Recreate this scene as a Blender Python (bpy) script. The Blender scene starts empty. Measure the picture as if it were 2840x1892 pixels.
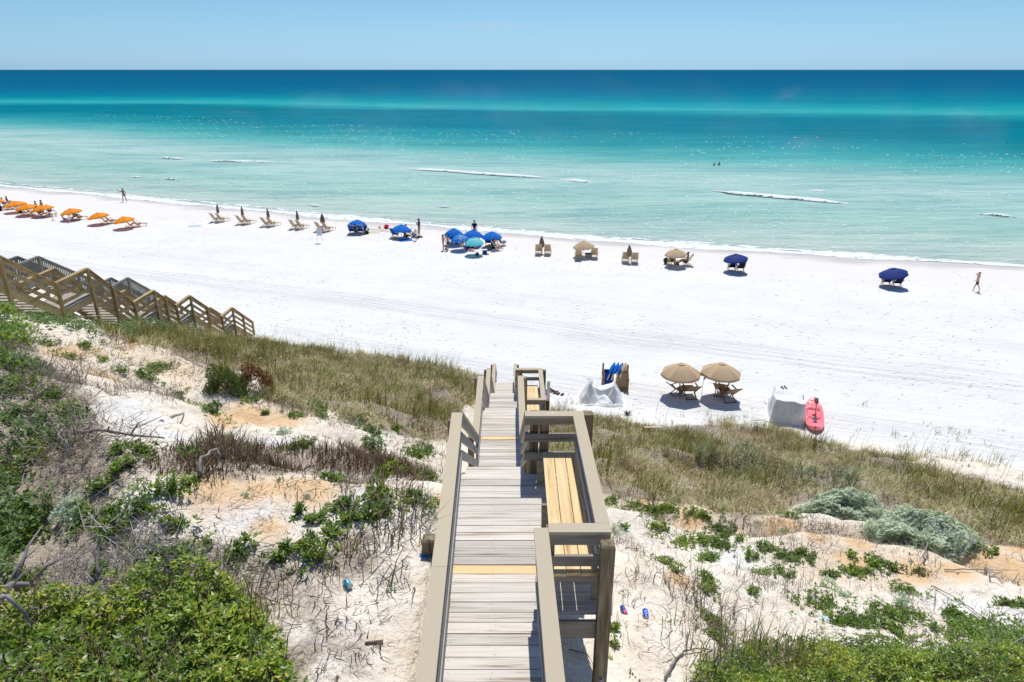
import bpy, math, random
import numpy as np
from mathutils import Vector, Matrix, Quaternion
random.seed(7)
RNG = np.random.default_rng(7)
scene = bpy.context.scene
COL = scene.collection
R = math.radians
PI = math.pi

# ------------------------------------------------------------------ camera
H = 15.5                                   # metres of the camera above the beach
PITCH = math.atan(753.0 / 1893.0)          # down tilt
cam_data = bpy.data.cameras.new("camera"); cam = bpy.data.objects.new("camera", cam_data); COL.objects.link(cam)
cam.location = (0, 0, H); cam.rotation_euler = (PI / 2 - PITCH, 0, 0)
cam_data.sensor_width = 36.0; cam_data.lens = 24.0; cam_data.clip_start = 0.1; cam_data.clip_end = 60000
scene.camera = cam

# ------------------------------------------------------------------ sky, sun, exposure
SUN_EL, SUN_AZ = R(62), R(7)               # azimuth measured from +Y towards +X
world = bpy.data.worlds.new("World"); scene.world = world; world.use_nodes = True
wn = world.node_tree.nodes; wl_ = world.node_tree.links
sky = wn.new("ShaderNodeTexSky"); sky.sky_type = 'NISHITA'; sky.sun_disc = False
sky.sun_elevation = SUN_EL; sky.sun_rotation = SUN_AZ; sky.altitude = 0; sky.air_density = 1.0; sky.dust_density = 0.3; sky.ozone_density = 2.2
hs = wn.new("ShaderNodeMix"); hs.data_type = 'RGBA'; hs.blend_type = 'MULTIPLY'; hs.inputs[0].default_value = 1.0
tcw = wn.new("ShaderNodeTexCoord"); spw = wn.new("ShaderNodeSeparateXYZ"); wl_.new(tcw.outputs['Generated'], spw.inputs[0])
rw = wn.new("ShaderNodeValToRGB"); rw.color_ramp.elements[0].position = 0.0; rw.color_ramp.elements[0].color = (.29, .50, .93, 1)
rw.color_ramp.elements[1].position = .5; rw.color_ramp.elements[1].color = (.335, .455, .60, 1)
for p_, c_ in ((.04, (.30, .475, .71, 1)), (.09, (.31, .455, .59, 1))):
    e_ = rw.color_ramp.elements.new(p_); e_.color = c_
wl_.new(spw.outputs[2], rw.inputs[0])
sc2 = wn.new("ShaderNodeVectorMath"); sc2.operation = 'SCALE'; sc2.inputs['Scale'].default_value = 2.0; wl_.new(rw.outputs[0], sc2.inputs[0]); wl_.new(sc2.outputs[0], hs.inputs[7])
wl_.new(sky.outputs[0], hs.inputs[6])
bgn = wn["Background"]; bgn.inputs[1].default_value = 0.075
# one faint wisp of high cloud just over the horizon, in the direction of the sea
mpw = wn.new("ShaderNodeMapping"); mpw.inputs['Scale'].default_value = (9, 1, 150); wl_.new(tcw.outputs['Generated'], mpw.inputs[0])
nzw = wn.new("ShaderNodeTexNoise"); nzw.inputs['Scale'].default_value = 1.3; nzw.inputs['Detail'].default_value = 5; wl_.new(mpw.outputs[0], nzw.inputs['Vector'])
dsw = wn.new("ShaderNodeVectorMath"); dsw.operation = 'DISTANCE'; dsw.inputs[1].default_value = (-.028 * 9, .998, .054 * 150); wl_.new(mpw.outputs[0], dsw.inputs[0])
mrw = wn.new("ShaderNodeMapRange"); mrw.inputs[1].default_value = .75; mrw.inputs[2].default_value = .05; mrw.inputs[3].default_value = 0; mrw.inputs[4].default_value = 1; wl_.new(dsw.outputs['Value'], mrw.inputs[0])
mmw = wn.new("ShaderNodeMath"); mmw.operation = 'MULTIPLY'; wl_.new(mrw.outputs[0], mmw.inputs[0]); wl_.new(nzw.outputs[0], mmw.inputs[1])
mxw = wn.new("ShaderNodeMix"); mxw.data_type = 'RGBA'; wl_.new(mmw.outputs[0], mxw.inputs[0]); wl_.new(hs.outputs[2], mxw.inputs[6]); mxw.inputs[7].default_value = (6.0, 7.2, 9.0, 1)
wl_.new(mxw.outputs[2], bgn.inputs[0])
sund = bpy.data.lights.new("sun", 'SUN'); sund.energy = 3.7; sund.angle = R(0.53); sund.color = (1.0, 0.965, 0.91)
sun = bpy.data.objects.new("sun", sund); COL.objects.link(sun)
SUN_DIR = Vector((math.sin(SUN_AZ) * math.cos(SUN_EL), math.cos(SUN_AZ) * math.cos(SUN_EL), math.sin(SUN_EL)))
sun.rotation_euler = SUN_DIR.to_track_quat('Z', 'Y').to_euler(); sun.location = (0, 0, 60)
vs = scene.view_settings; vs.view_transform = 'Standard'; vs.look = 'None'; vs.gamma = 1.0; vs.exposure = 0.2; vs.use_curve_mapping = False
scene.cycles.max_bounces = 6; scene.cycles.transparent_max_bounces = 8

# ------------------------------------------------------------------ picture <-> world (layout only; the picture measured 2354 x 1568)
SP, CP = math.sin(PITCH), math.cos(PITCH)
FD, CXD, CYD = 1893.0 * 2354 / 2840, 1177.0, 784.0
def ray(px, py):
    a = (px - CXD) / FD; v = (py - CYD) / FD
    return np.array([a, CP - v * SP, -(SP + v * CP)])
def at_z(px, py, z=0.0):
    d = ray(px, py); t = (z - H) / d[2]
    return Vector((d[0] * t, d[1] * t, z))
def at_y(px, py, y):
    d = ray(px, py); t = y / d[1]
    return Vector((d[0] * t, y, H + d[2] * t))
def proj(x, y, z):
    dz = z - H
    Z = y * CP - dz * SP; V = -(y * SP + dz * CP)
    Z = np.maximum(Z, 1e-3)
    return CXD + FD * x / Z, CYD + FD * V / Z, Z

# ------------------------------------------------------------------ noise
def _hash(ix, iy, seed):
    n = (ix.astype(np.int64) * 374761393 + iy.astype(np.int64) * 668265263 + seed * 144665) & 0x7fffffff
    n = ((n ^ (n >> 13)) * 1274126177) & 0x7fffffff
    n = (n ^ (n >> 16)) & 0xffff
    return n / 65535.0
def vnoise(x, y, seed=0):
    x = np.asarray(x, float); y = np.asarray(y, float)
    ix = np.floor(x); iy = np.floor(y); fx = x - ix; fy = y - iy
    fx = fx * fx * (3 - 2 * fx); fy = fy * fy * (3 - 2 * fy)
    ix = ix.astype(np.int64); iy = iy.astype(np.int64)
    a = _hash(ix, iy, seed); b = _hash(ix + 1, iy, seed); c = _hash(ix, iy + 1, seed); d = _hash(ix + 1, iy + 1, seed)
    return (a * (1 - fx) + b * fx) * (1 - fy) + (c * (1 - fx) + d * fx) * fy
def fbm(x, y, seed=0, octv=4, gain=0.5):
    s = 0; a = 1.0; t = 0
    for k in range(octv):
        s = s + a * (vnoise(x * 2 ** k + 17.3 * k, y * 2 ** k - 9.1 * k, seed + k) - .5); t += a; a *= gain
    return s / t * 2
def sstep(a, b, x):
    t = np.clip((np.asarray(x, float) - a) / (b - a), 0, 1); return t * t * (3 - 2 * t)
def interp(x, xs, ys): return np.interp(x, xs, ys)

# ------------------------------------------------------------------ terrain height
SHORE = [(-260, 372), (0, 428), (220, 447), (400, 466), (600, 484), (760, 500), (950, 516), (1100, 529), (1300, 545), (1500, 560), (1700, 573), (1900, 586), (2100, 598), (2354, 613), (2700, 636)]
_sp = [at_z(a, b) for a, b in SHORE]
_sx = np.array([p.x for p in _sp]); _sy = np.array([p.y for p in _sp])
def shore(x):
    x = np.asarray(x, float)
    m = np.interp(x, _sx, _sy)
    m = np.where(x < _sx[0], _sy[0] - .4 * (x - _sx[0]), m); m = np.where(x > _sx[-1], _sy[-1] - .35 * (x - _sx[-1]), m)
    return m + .5 * fbm(x * .12, x * 0, 91, 3)
def toe(x):
    x = np.asarray(x, float)
    return 30 - np.where(x < 0, .55 * np.maximum(x, -60), .30 * np.minimum(x, 80)) + 1.3 * fbm(x * .22, x * 0 + 3, 5, 3)
def walk_cx(s):
    s = np.asarray(s, float)
    return np.where(s < 8.1, -.16 - .02 * (s - 3.8), -.246 - .004 * (s - 8.1))
DK = [(-5, 10.30), (8.1, 10.30), (12.3, 7.6), (15.2, 7.6), (19.0, 5.2), (21.0, 5.2), (25.8, 2.0), (28.7, 2.0), (31.7, 0.05), (60, 0.05)]
DKS = [a for a, b in DK]; DKZ = [b for a, b in DK]
def T(x, y, fine=True):
    x = np.asarray(x, float); y = np.asarray(y, float)
    d = toe(x) - y
    sl = .405 + .035 * sstep(-3, -14, x) + .01 * sstep(3, 15, x)
    z = sl * np.where(d > 25, d, 1.1 * np.log1p(np.exp(np.clip(d, -30, 30) / 1.1)))
    z = z + .9 * sstep(-.55, -.85, x) * sstep(14, 7, y)
    cap = 9.75 + 1.75 * sstep(-.55, -.85, x) + .4 * sstep(-2, -6, x) + .3 * sstep(5, 12, x)
    k = .5
    z = -np.log(np.exp(-z / k) + np.exp(-cap / k)) * k
    bank = sstep(-.52, -.72, x) * sstep(-3.2, -1.6, x) * sstep(7.6, 6.4, y) * sstep(2.5, 4.2, y); z = z + bank * np.maximum(0, 11.0 - z)
    m = sstep(-.5, 4, d)
    z = z + m * (.55 * fbm(x * .22, y * .22, 11, 3) + .22 * np.sin(z * 3.6 + 5 * fbm(x * .3, y * .3, 23, 2)))
    if fine:
        z = z + m * (.17 * fbm(x * 1.1, y * 1.1, 31, 4, .6) + .055 * np.abs(fbm(x * 3.1, y * 3.1, 35, 3, .6))) + .018 * fbm(x * 1.3, y * 1.3, 37, 3) * sstep(-34, -2, d) 
    # keep the ground under the boardwalk
    lim = np.interp(y, DKS, DKZ) - .5 - .12 * vnoise(x, y, 3)
    xr = x - walk_cx(y); w = np.where(y < 8.4, sstep(-.60, -.50, xr), sstep(-1.5, -.75, xr)) * sstep(2.8, 1.45, xr) * (y < 30)
    z = np.where(w > 0, np.minimum(z, z * (1 - w) + np.minimum(z, lim) * w), z)
    o = y - shore(x)
    z = np.where(d < -6, np.maximum(z, 0) * 1.0, z)
    z = z + np.where(o > -4, -.07 * np.maximum(o + .2, -.0), 0)
    return z
_tt = np.concatenate([np.arange(2.0, 12, .02), np.arange(12, 60, .06), np.arange(60, 400, .5)])
def hit(px, py):
    """where the line of sight through a picture point meets the ground"""
    d = ray(px, py); x = d[0] * _tt; y = d[1] * _tt; z = H + d[2] * _tt
    b = z - T(x, y) < 0
    i = int(np.argmax(b)) if b.any() else len(_tt) - 1
    return Vector((x[i], y[i], float(T(x[i], y[i]))))
def depth(p): return p[1] * CP - (p[2] - H) * SP

# ------------------------------------------------------------------ tagging and linking
def tag(o, label=None, cat=None, group=None, kind=None):
    if label: o['label'] = label
    if cat: o['category'] = cat
    if group: o['group'] = group
    if kind: o['kind'] = kind
    return o
def empty(name, loc, rz=0, scale=1.0):
    o = bpy.data.objects.new(name, None); COL.objects.link(o); o.location = loc; o.rotation_euler = (0, 0, rz); o.scale = (scale,) * 3
    o.empty_display_size = .1
    return o
def link(name, me, mats, parent=None, loc=None):
    o = bpy.data.objects.new(name, me); COL.objects.link(o)
    for m in (mats if isinstance(mats, (list, tuple)) else [mats]): me.materials.append(m)
    if parent: o.parent = parent
    if loc is not None: o.location = loc
    return o
KIDS = {}
def copy_tree(o, parent=None):
    c = o.copy(); COL.objects.link(c); c.parent = parent
    for ch in [k for k in bpy.data.objects if k.parent == o]: copy_tree(ch, c)
    return c

class MB:
    """collects boxes, beams, tubes and lofts; build() links them as one mesh"""
    def __init__(s): s.v = []; s.f = []; s.m = []
    def quadbox(s, c8, mi=0):
        n = len(s.v); s.v += [tuple(p) for p in c8]
        for f in ((0, 3, 2, 1), (4, 5, 6, 7), (0, 1, 5, 4), (1, 2, 6, 5), (2, 3, 7, 6), (3, 0, 4, 7)):
            s.f.append(tuple(n + i for i in f)); s.m.append(mi)
    def box(s, c, d, rz=0, mi=0, M=None):
        h = [x / 2 for x in d]; pts = []
        for z in (-h[2], h[2]):
            for x, y in ((-h[0], -h[1]), (h[0], -h[1]), (h[0], h[1]), (-h[0], h[1])):
                pts.append(Vector((x, y, z)))
        if M is None: M = Matrix.Translation(c) @ Matrix.Rotation(rz, 4, 'Z')
        s.quadbox([M @ p for p in pts], mi)
    def beam(s, a, b, w, h, up=(0, 0, 1), mi=0, ext=0.0):
        a = Vector(a); b = Vector(b); d = (b - a).normalized(); a = a - d * ext; b = b + d * ext
        side = d.cross(Vector(up))
        side = side.normalized() if side.length > 1e-6 else Vector((1, 0, 0)); u = side.cross(d).normalized()
        sw = side * (w / 2); uh = u * (h / 2)
        s.quadbox([a - sw - uh, a + sw - uh, b + sw - uh, b - sw - uh, a - sw + uh, a + sw + uh, b + sw + uh, b - sw + uh], mi)
    def tube(s, pts, rad, n=8, mi=0, caps=True):
        pts = [Vector(p) for p in pts]
        if not isinstance(rad, (list, tuple)): rad = [rad] * len(pts)
        rings = []; ref = None
        for i, p in enumerate(pts):
            d = (pts[min(i + 1, len(pts) - 1)] - pts[max(i - 1, 0)]).normalized()
            if ref is None: ref = d.orthogonal().normalized()
            ref = (ref - d * ref.dot(d)).normalized(); q = d.cross(ref)
            n0 = len(s.v)
            for k in range(n):
                a = 2 * PI * k / n; s.v.append(tuple(p + (ref * math.cos(a) + q * math.sin(a)) * rad[i]))
            rings.append(n0)
        for i in range(len(pts) - 1):
            for k in range(n):
                s.f.append((rings[i] + k, rings[i] + (k + 1) % n, rings[i + 1] + (k + 1) % n, rings[i + 1] + k)); s.m.append(mi)
        if caps:
            s.f.append(tuple(rings[0] + k for k in reversed(range(n)))); s.m.append(mi)
            s.f.append(tuple(rings[-1] + k for k in range(n))); s.m.append(mi)
    def ellipsoid(s, c, r, n=12, m=8, M=None, mi=0, z0=-1.0, z1=1.0, bump=0, seed=0):
        c = Vector(c); n0 = len(s.v)
        for j in range(m + 1):
            t = math.asin(max(-1, min(1, z0))) * (1 - j / m) + math.asin(z1) * j / m
            for i in range(n):
                a = 2 * PI * i / n
                k = 1 + bump * float(fbm(math.cos(a) * 1.7 + 5, math.sin(a) * 1.7 + t * 1.9, seed, 2))
                p = Vector((math.cos(t) * math.cos(a) * r[0] * k, math.cos(t) * math.sin(a) * r[1] * k, math.sin(t) * r[2] * k))
                if M: p = M @ p
                s.v.append(tuple(c + p))
        for j in range(m):
            for i in range(n):
                s.f.append((n0 + j * n + i, n0 + j * n + (i + 1) % n, n0 + (j + 1) * n + (i + 1) % n, n0 + (j + 1) * n + i)); s.m.append(mi)
    def grid(s, fn, nu, nv, mi=0, closed=False):
        n0 = len(s.v)
        for j in range(nv + 1):
            for i in range(nu + (0 if closed else 1)): s.v.append(tuple(fn(i / nu, j / nv)))
        w = nu if closed else nu + 1
        for j in range(nv):
            for i in range(nu):
                s.f.append((n0 + j * w + i, n0 + j * w + (i + 1) % w, n0 + (j + 1) * w + (i + 1) % w, n0 + (j + 1) * w + i)); s.m.append(mi)
    def mesh(s, name, smooth=False):
        me = bpy.data.meshes.new(name); me.from_pydata(s.v, [], s.f)
        me.polygons.foreach_set('material_index', s.m)
        if smooth: me.polygons.foreach_set('use_smooth', [True] * len(s.f))
        me.update(); return me
    def build(s, name, mats, parent=None, smooth=False, loc=None):
        return link(name, s.mesh(name, smooth), mats, parent, loc)

def np_mesh(name, V, F, smooth=False):
    """V (n,3) array, F (m,k) array of equal-size faces"""
    me = bpy.data.meshes.new(name); V = np.ascontiguousarray(V, np.float32); F = np.ascontiguousarray(F, np.int32)
    k = F.shape[1]; me.vertices.add(len(V)); me.vertices.foreach_set('co', V.ravel())
    me.loops.add(F.size); me.loops.foreach_set('vertex_index', F.ravel())
    me.polygons.add(len(F)); me.polygons.foreach_set('loop_start', np.arange(0, F.size, k, dtype=np.int32)); me.polygons.foreach_set('loop_total', np.full(len(F), k, np.int32))
    if smooth: me.polygons.foreach_set('use_smooth', np.ones(len(F), bool))
    me.update(calc_edges=True); return me

# ------------------------------------------------------------------ materials
def srgb(r, g, b):
    f = lambda c: c / 12.92 if c <= .04045 else ((c + .055) / 1.055) ** 2.4
    return (f(r / 255), f(g / 255), f(b / 255), 1)
def c4(c): return (c[0], c[1], c[2], 1)
class NT:
    def __init__(s, name):
        s.m = bpy.data.materials.new(name); s.m.use_nodes = True; s.t = s.m.node_tree; s.n = s.t.nodes; s.l = s.t.links
        s.b = s.n["Principled BSDF"]; s.out = s.n["Material Output"]
    def a(s, kind, **kw):
        n = s.n.new(kind)
        for k, v in kw.items(): setattr(n, k, v)
        return n
    def lk(s, a, b): s.l.new(a, b)
    def coord(s, scale=(1, 1, 1), which='Object', rot=(0, 0, 0)):
        tc = s.a("ShaderNodeTexCoord"); mp = s.a("ShaderNodeMapping"); mp.inputs['Scale'].default_value = scale; mp.inputs['Rotation'].default_value = rot
        s.lk(tc.outputs[which], mp.inputs[0]); return mp.outputs[0]
    def noise(s, co, scale=5, detail=4, rough=.55, dist=0):
        n = s.a("ShaderNodeTexNoise"); n.inputs['Scale'].default_value = scale; n.inputs['Detail'].default_value = detail; n.inputs['Roughness'].default_value = rough; n.inputs['Distortion'].default_value = dist
        s.lk(co, n.inputs['Vector']); return n.outputs['Fac']
    def ramp(s, fac, stops, interp='LINEAR'):
        r = s.a("ShaderNodeValToRGB"); e = r.color_ramp.elements; r.color_ramp.interpolation = interp
        while len(e) < len(stops): e.new(.5)
        for el, (p, c) in zip(e, stops): el.position = p; el.color = c4(c)
        s.lk(fac, r.inputs[0]); return r.outputs[0]
    def mix(s, f, a, b, mode='MIX'):
        n = s.a("ShaderNodeMix", data_type='RGBA', blend_type=mode)
        for sock, v in ((n.inputs[0], f), (n.inputs[6], a), (n.inputs[7], b)):
            if hasattr(v, 'is_linked'): s.lk(v, sock)
            else: sock.default_value = v if not isinstance(v, tuple) else c4(v)
        return n.outputs[2]
    def math(s, op, a, b=0.0, c=None, clamp=False):
        n = s.a("ShaderNodeMath", operation=op, use_clamp=clamp)
        for sock, v in zip(n.inputs, (a, b, c)):
            if v is None: continue
            if hasattr(v, 'is_linked'): s.lk(v, sock)
            else: sock.default_value = v
        return n.outputs[0]
    def bump(s, h, strength=.3, dist=.02, nrm=None):
        n = s.a("ShaderNodeBump"); n.inputs['Strength'].default_value = strength; n.inputs['Distance'].default_value = dist
        s.lk(h, n.inputs['Height'])
        if nrm is not None: s.lk(nrm, n.inputs['Normal'])
        s.lk(n.outputs[0], s.b.inputs['Normal']); return n.outputs[0]
    def fin(s, col=None, rough=.7, spec=.3):
        if col is not None:
            if hasattr(col, 'is_linked'): s.lk(col, s.b.inputs['Base Color'])
            else: s.b.inputs['Base Color'].default_value = c4(col)
        s.b.inputs['Roughness'].default_value = rough; s.b.inputs['Specular IOR Level'].default_value = spec
        return s.m
def simple(name, c, rough=.6, spec=.3, var=.18, scale=14, bumps=0.0):
    n = NT(name); co = n.coord(); f = n.noise(co, scale, 4)
    n.lk(n.ramp(f, [(.3, tuple(x * (1 - var) for x in c)), (.7, tuple(min(1, x * (1 + var)) for x in c))]), n.b.inputs['Base Color'])
    if bumps: n.bump(f, bumps, .02)
    return n.fin(None, rough, spec)
def island(n):
    return n.a("ShaderNodeNewGeometry").outputs['Random Per Island']
def wood(name, stops, scale, rough=.75, tint=.25, bump=.3, knots=True):
    """stops: grain colours; scale stretches the grain along the board; every board gets its own tint"""
    n = NT(name); tc = n.a("ShaderNodeTexCoord"); isl = island(n)
    add = n.a("ShaderNodeVectorMath", operation='ADD'); cmb = n.a("ShaderNodeCombineXYZ")
    k = n.math('MULTIPLY', isl, 37.0)
    for i in range(3): n.lk(k, cmb.inputs[i])
    n.lk(tc.outputs['Object'], add.inputs[0]); n.lk(cmb.outputs[0], add.inputs[1])
    mp = n.a("ShaderNodeMapping"); mp.inputs['Scale'].default_value = scale; n.lk(add.outputs[0], mp.inputs[0])
    f1 = n.noise(mp.outputs[0], 1.0, 6, .65, .6)
    f2 = n.noise(mp.outputs[0], .28, 3, .5, 1.4)
    f = n.math('ADD', n.math('MULTIPLY', f1, .65), n.math('MULTIPLY', f2, .35))
    col = n.ramp(f, stops)
    dark = n.ramp(isl, [(0, (1 - tint,) * 3), (.5, (1, 1, 1)), (1, (1 + tint * .35, 1 + tint * .3, 1 + tint * .2))])
    col = n.mix(1.0, col, dark, 'MULTIPLY')
    n.bump(f1, bump, .006)
    n.lk(col, n.b.inputs['Base Color'])
    return n.fin(None, rough, .25)
# ================================================================== SETTING
# ---- one ground sheet: dunes, beach and sea bed
def axis(segs):
    out = []
    for a, b, st in segs: out += list(np.arange(a, b, st))
    return np.array(out)
gx = axis([(-900, -300, 60), (-300, -90, 10), (-90, -34, 1.2), (-34, -16, .3), (-16, 14, .13), (14, 30, .25), (30, 90, 1.2), (90, 300, 10), (300, 901, 60)])
gy = axis([(-40, -4, 4), (-4, 2, .5), (2, 16, .11), (16, 34, .18), (34, 48, .3), (48, 125, .7), (125, 260, 9), (260, 1200, 80)])
X, Y = np.meshgrid(gx, gy); Zt = T(X, Y)
Zt = np.where(Y - shore(X) > 30, -2.2, Zt)
nx, ny = len(gx), len(gy)
idx = np.arange(nx * ny).reshape(ny, nx)
F = np.stack([idx[:-1, :-1].ravel(), idx[:-1, 1:].ravel(), idx[1:, 1:].ravel(), idx[1:, :-1].ravel()], 1)
gme = np_mesh("ground", np.stack([X.ravel(), Y.ravel(), Zt.ravel()], 1), F, True)
# attributes: how far from the water, how far up the dune, where the ochre subsoil and the whitest sand lie
def add_attr(me, name, vals):
    a = me.attributes.new(name, 'FLOAT', 'POINT'); a.data.foreach_set('value', np.ascontiguousarray(vals, np.float32).ravel())
add_attr(gme, "shore_dist", Y - shore(X))
add_attr(gme, "dune", sstep(-1.0, 1.6, toe(X) - Y + .8 * fbm(X * .8, Y * .8, 41, 3)))
OCHRE = [(150, 815, 60), (215, 800, 60), (330, 790, 45), (250, 870, 60), (60, 840, 40), (580, 960, 70), (650, 975, 60), (520, 965, 50), (500, 1128, 90), (700, 1128, 80), (620, 1124, 60), (560, 1135, 60), (1010, 1150, 40),
         (1590, 1190, 50), (1480, 1160, 40), (1800, 1225, 50), (1970, 1250, 50), (1880, 1235, 40), (2250, 1290, 60), (2320, 1310, 70), (2200, 1320, 50), (2340, 1260, 50), (1560, 1330, 30), (620, 1215, 40), (1960, 1290, 50), (2100, 1320, 60), (860, 1475, 14)]
WHITE = [(280, 940, 60), (330, 965, 60), (400, 1000, 50), (620, 1020, 60), (360, 1145, 40), (500, 1160, 55), (590, 1180, 55), (700, 1165, 60), (840, 1150, 50), (2070, 1340, 60), (2200, 1390, 80), (2320, 1420, 70), (1700, 1290, 60), (950, 1210, 50), (560, 1195, 40), (2130, 1370, 50)]
och = np.zeros_like(X); whi = np.zeros_like(X)
for lst, arr in ((OCHRE, och), (WHITE, whi)):
    for px, py, w in lst:
        p = hit(px, py); r = w * depth(p) / FD
        g = np.exp(-(((X - p.x) / r) ** 2 + ((Y - p.y) / (r * 1.1)) ** 2))
        np.maximum(arr, g, out=arr)
for poly_c, amp in (((330, 830, 330, 75), .46), ((620, 965, 150, 40), .40), ((620, 1130, 260, 30), .38), ((2050, 1270, 330, 55), .42), ((1560, 1180, 160, 40), .38), ((870, 1300, 120, 60), .12), ((120, 830, 120, 60), .45)):
    cx0, cy0, rx0, ry0 = poly_c; p = hit(cx0, cy0); p1 = hit(cx0 - rx0, cy0); p2 = hit(cx0, cy0 - ry0); rx1 = abs(p.x - p1.x) + .3; ry1 = (p2 - p).length + .3
    g = amp * np.exp(-((((X - p.x) / rx1) ** 2 + ((Y - p.y) / ry1) ** 2) ** 1.5)); np.maximum(och, g, out=och)
och = np.clip(och + .35 * fbm(X * .9, Y * .9, 51, 4, .6) * (och > .05), 0, 1)
add_attr(gme, "ochre", och); add_attr(gme, "white_sand", whi)

n = NT("sand")
def attr(n, name):
    a = n.a("ShaderNodeAttribute"); a.attribute_name = name; return a.outputs['Fac']
co = n.coord()
f_big = n.noise(co, .35, 4, .6); f_med = n.noise(co, 2.2, 5, .6); f_fine = n.noise(co, 28, 3, .6)
beach = n.ramp(f_big, [(.35, (.755, .745, .715)), (.65, (.81, .80, .765))])
beach = n.mix(n.math('MULTIPLY', n.ramp(n.noise(n.coord((.05, .2, 1)), 1, 4, .6), [(.48, (0, 0, 0)), (.70, (1, 1, 1))]), .5), beach, (.71, .685, .63))
duneb = n.ramp(f_med, [(.3, (.66, .56, .425)), (.5, (.78, .70, .575)), (.7, (.83, .78, .685))])
col = n.mix(attr(n, "dune"), beach, duneb)
col = n.mix(n.math('MULTIPLY', attr(n, "white_sand"), .9), col, (.80, .78, .74))
of = n.math('MULTIPLY_ADD', n.math('SUBTRACT', f_med, .5), .9, attr(n, "ochre"))
of = n.math('MULTIPLY_ADD', n.math('SUBTRACT', n.noise(co, 7, 5, .7), .5), .55, of)
col = n.mix(n.math('MULTIPLY', n.ramp(of, [(.20, (0, 0, 0)), (.95, (1, 1, 1))]), .80), col, (.72, .45, .20))
lit = n.math('MULTIPLY_ADD', n.math('SUBTRACT', n.noise(co, 2.6, 6, .72), .5), 1.15, n.math('ADD', attr(n, "litter"), n.math('MULTIPLY', n.math('SUBTRACT', attr(n, "dune"), attr(n, "white_sand")), .24)))
litc = n.ramp(n.noise(co, 34, 5, .85), [(.38, (.10, .075, .05)), (.5, (.26, .205, .145)), (.62, (.50, .43, .33))])
col = n.mix(n.math('MULTIPLY', n.ramp(lit, [(.42, (0, 0, 0)), (.75, (1, 1, 1))]), .85), col, litc)
crumb = n.ramp(n.noise(co, 22, 5, .75), [(.555, (0, 0, 0)), (.66, (1, 1, 1))])
col = n.mix(n.math('MULTIPLY', n.math('MULTIPLY', crumb, attr(n, "dune")), .5), col, (.34, .27, .20))
# wet sand by the water
sd = attr(n, "shore_dist"); sdn = n.math('ADD', sd, n.math('MULTIPLY', n.math('SUBTRACT', n.noise(n.coord((.12, .3, 1)), 1, 3), .5), 6.0))
wet = n.ramp(n.math('MULTIPLY_ADD', sdn, .1, 1.0), [(.0, (0, 0, 0)), (.74, (0, 0, 0)), (.90, (1, 1, 1)), (1, (1, 1, 1))])
damp = n.ramp(n.math('MULTIPLY_ADD', sdn, .05, 1.0), [(.0, (0, 0, 0)), (.3, (0, 0, 0)), (.85, (1, 1, 1))])
col = n.mix(n.math('MULTIPLY', damp, .75), col, (.74, .69, .62)); col = n.mix(n.math('MULTIPLY', wet, .8), col, (.50, .48, .45))
# vehicle tracks running along the shore: fine parallel ruts, stronger in a few lanes
SHA = math.atan(-.37)
tco = n.coord((1, 1, 1), 'Object', (0, 0, -SHA)); sep = n.a("ShaderNodeSeparateXYZ"); n.lk(tco, sep.inputs[0])
warp = n.noise(n.coord((.02, .02, 1), 'Object'), 1, 2)
w_ = n.math('ADD', sep.outputs[1], n.math('MULTIPLY', warp, 5.0))
cx_ = n.a("ShaderNodeCombineXYZ"); n.lk(n.math('MULTIPLY', w_, 1.0), cx_.inputs[1]); n.lk(n.math('MULTIPLY', sep.outputs[0], .012), cx_.inputs[0])
rut = n.noise(cx_.outputs[0], 2.4, 4, .75)
lane = n.ramp(n.noise(cx_.outputs[0], .22, 1, .5), [(.45, (0, 0, 0)), (.58, (1, 1, 1))])
bandm = n.ramp(n.math('MULTIPLY', n.math('ABSOLUTE', n.math('SUBTRACT', sd, -34.0)), 1 / 20.0), [(.55, (1, 1, 1)), (.85, (0, 0, 0))])
rutm = n.math('MULTIPLY', n.math('MULTIPLY', lane, bandm), n.math('SUBTRACT', 1.0, attr(n, "dune")))
hr = n.math('MULTIPLY', rut, rutm)
# footprints and wind ripples
vor = n.a("ShaderNodeTexVoronoi"); vor.inputs['Scale'].default_value = 1.9; vor.inputs['Randomness'].default_value = 1; n.lk(co, vor.inputs['Vector'])
foot = n.ramp(vor.outputs['Distance'], [(.08, (0, 0, 0)), (.26, (1, 1, 1))])
trod = n.ramp(n.noise(co, .13, 3), [(.40, (0, 0, 0)), (.60, (1, 1, 1))])
h1 = n.math('MULTIPLY', n.math('MULTIPLY', foot, trod), 1.0)
h2 = n.math('MULTIPLY', n.noise(co, 3.2, 5, .65), 1.4); h3 = n.math('MULTIPLY', f_fine, .16)
hh = n.math('ADD', n.math('ADD', n.math('ADD', h1, h2), h3), n.math('MULTIPLY', hr, 3.2))
dry = n.math('SUBTRACT', 1.0, damp)
n.bump(n.math('MULTIPLY', hh, n.math('MULTIPLY_ADD', dry, .9, .1)), .9, .085)
col = n.mix(n.math('MULTIPLY', n.ramp(n.noise(co, 9, 4, .7), [(.62, (0, 0, 0)), (.75, (1, 1, 1))]), n.math('MULTIPLY', trod, .25)), col, (.55, .50, .44))
col = n.mix(n.math('MULTIPLY', n.math('MULTIPLY', n.ramp(rut, [(.5, (0, 0, 0)), (.62, (1, 1, 1))]), rutm), .22), col, (.56, .56, .57))
n.lk(col, n.b.inputs['Base Color']); n.b.inputs['Roughness'].default_value = .9; n.b.inputs['Specular IOR Level'].default_value = .15
SAND = n.m
ground = link("ground", gme, SAND); tag(ground, "pale sandy dune slope falling to the flat white beach", "ground", kind="structure")

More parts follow.
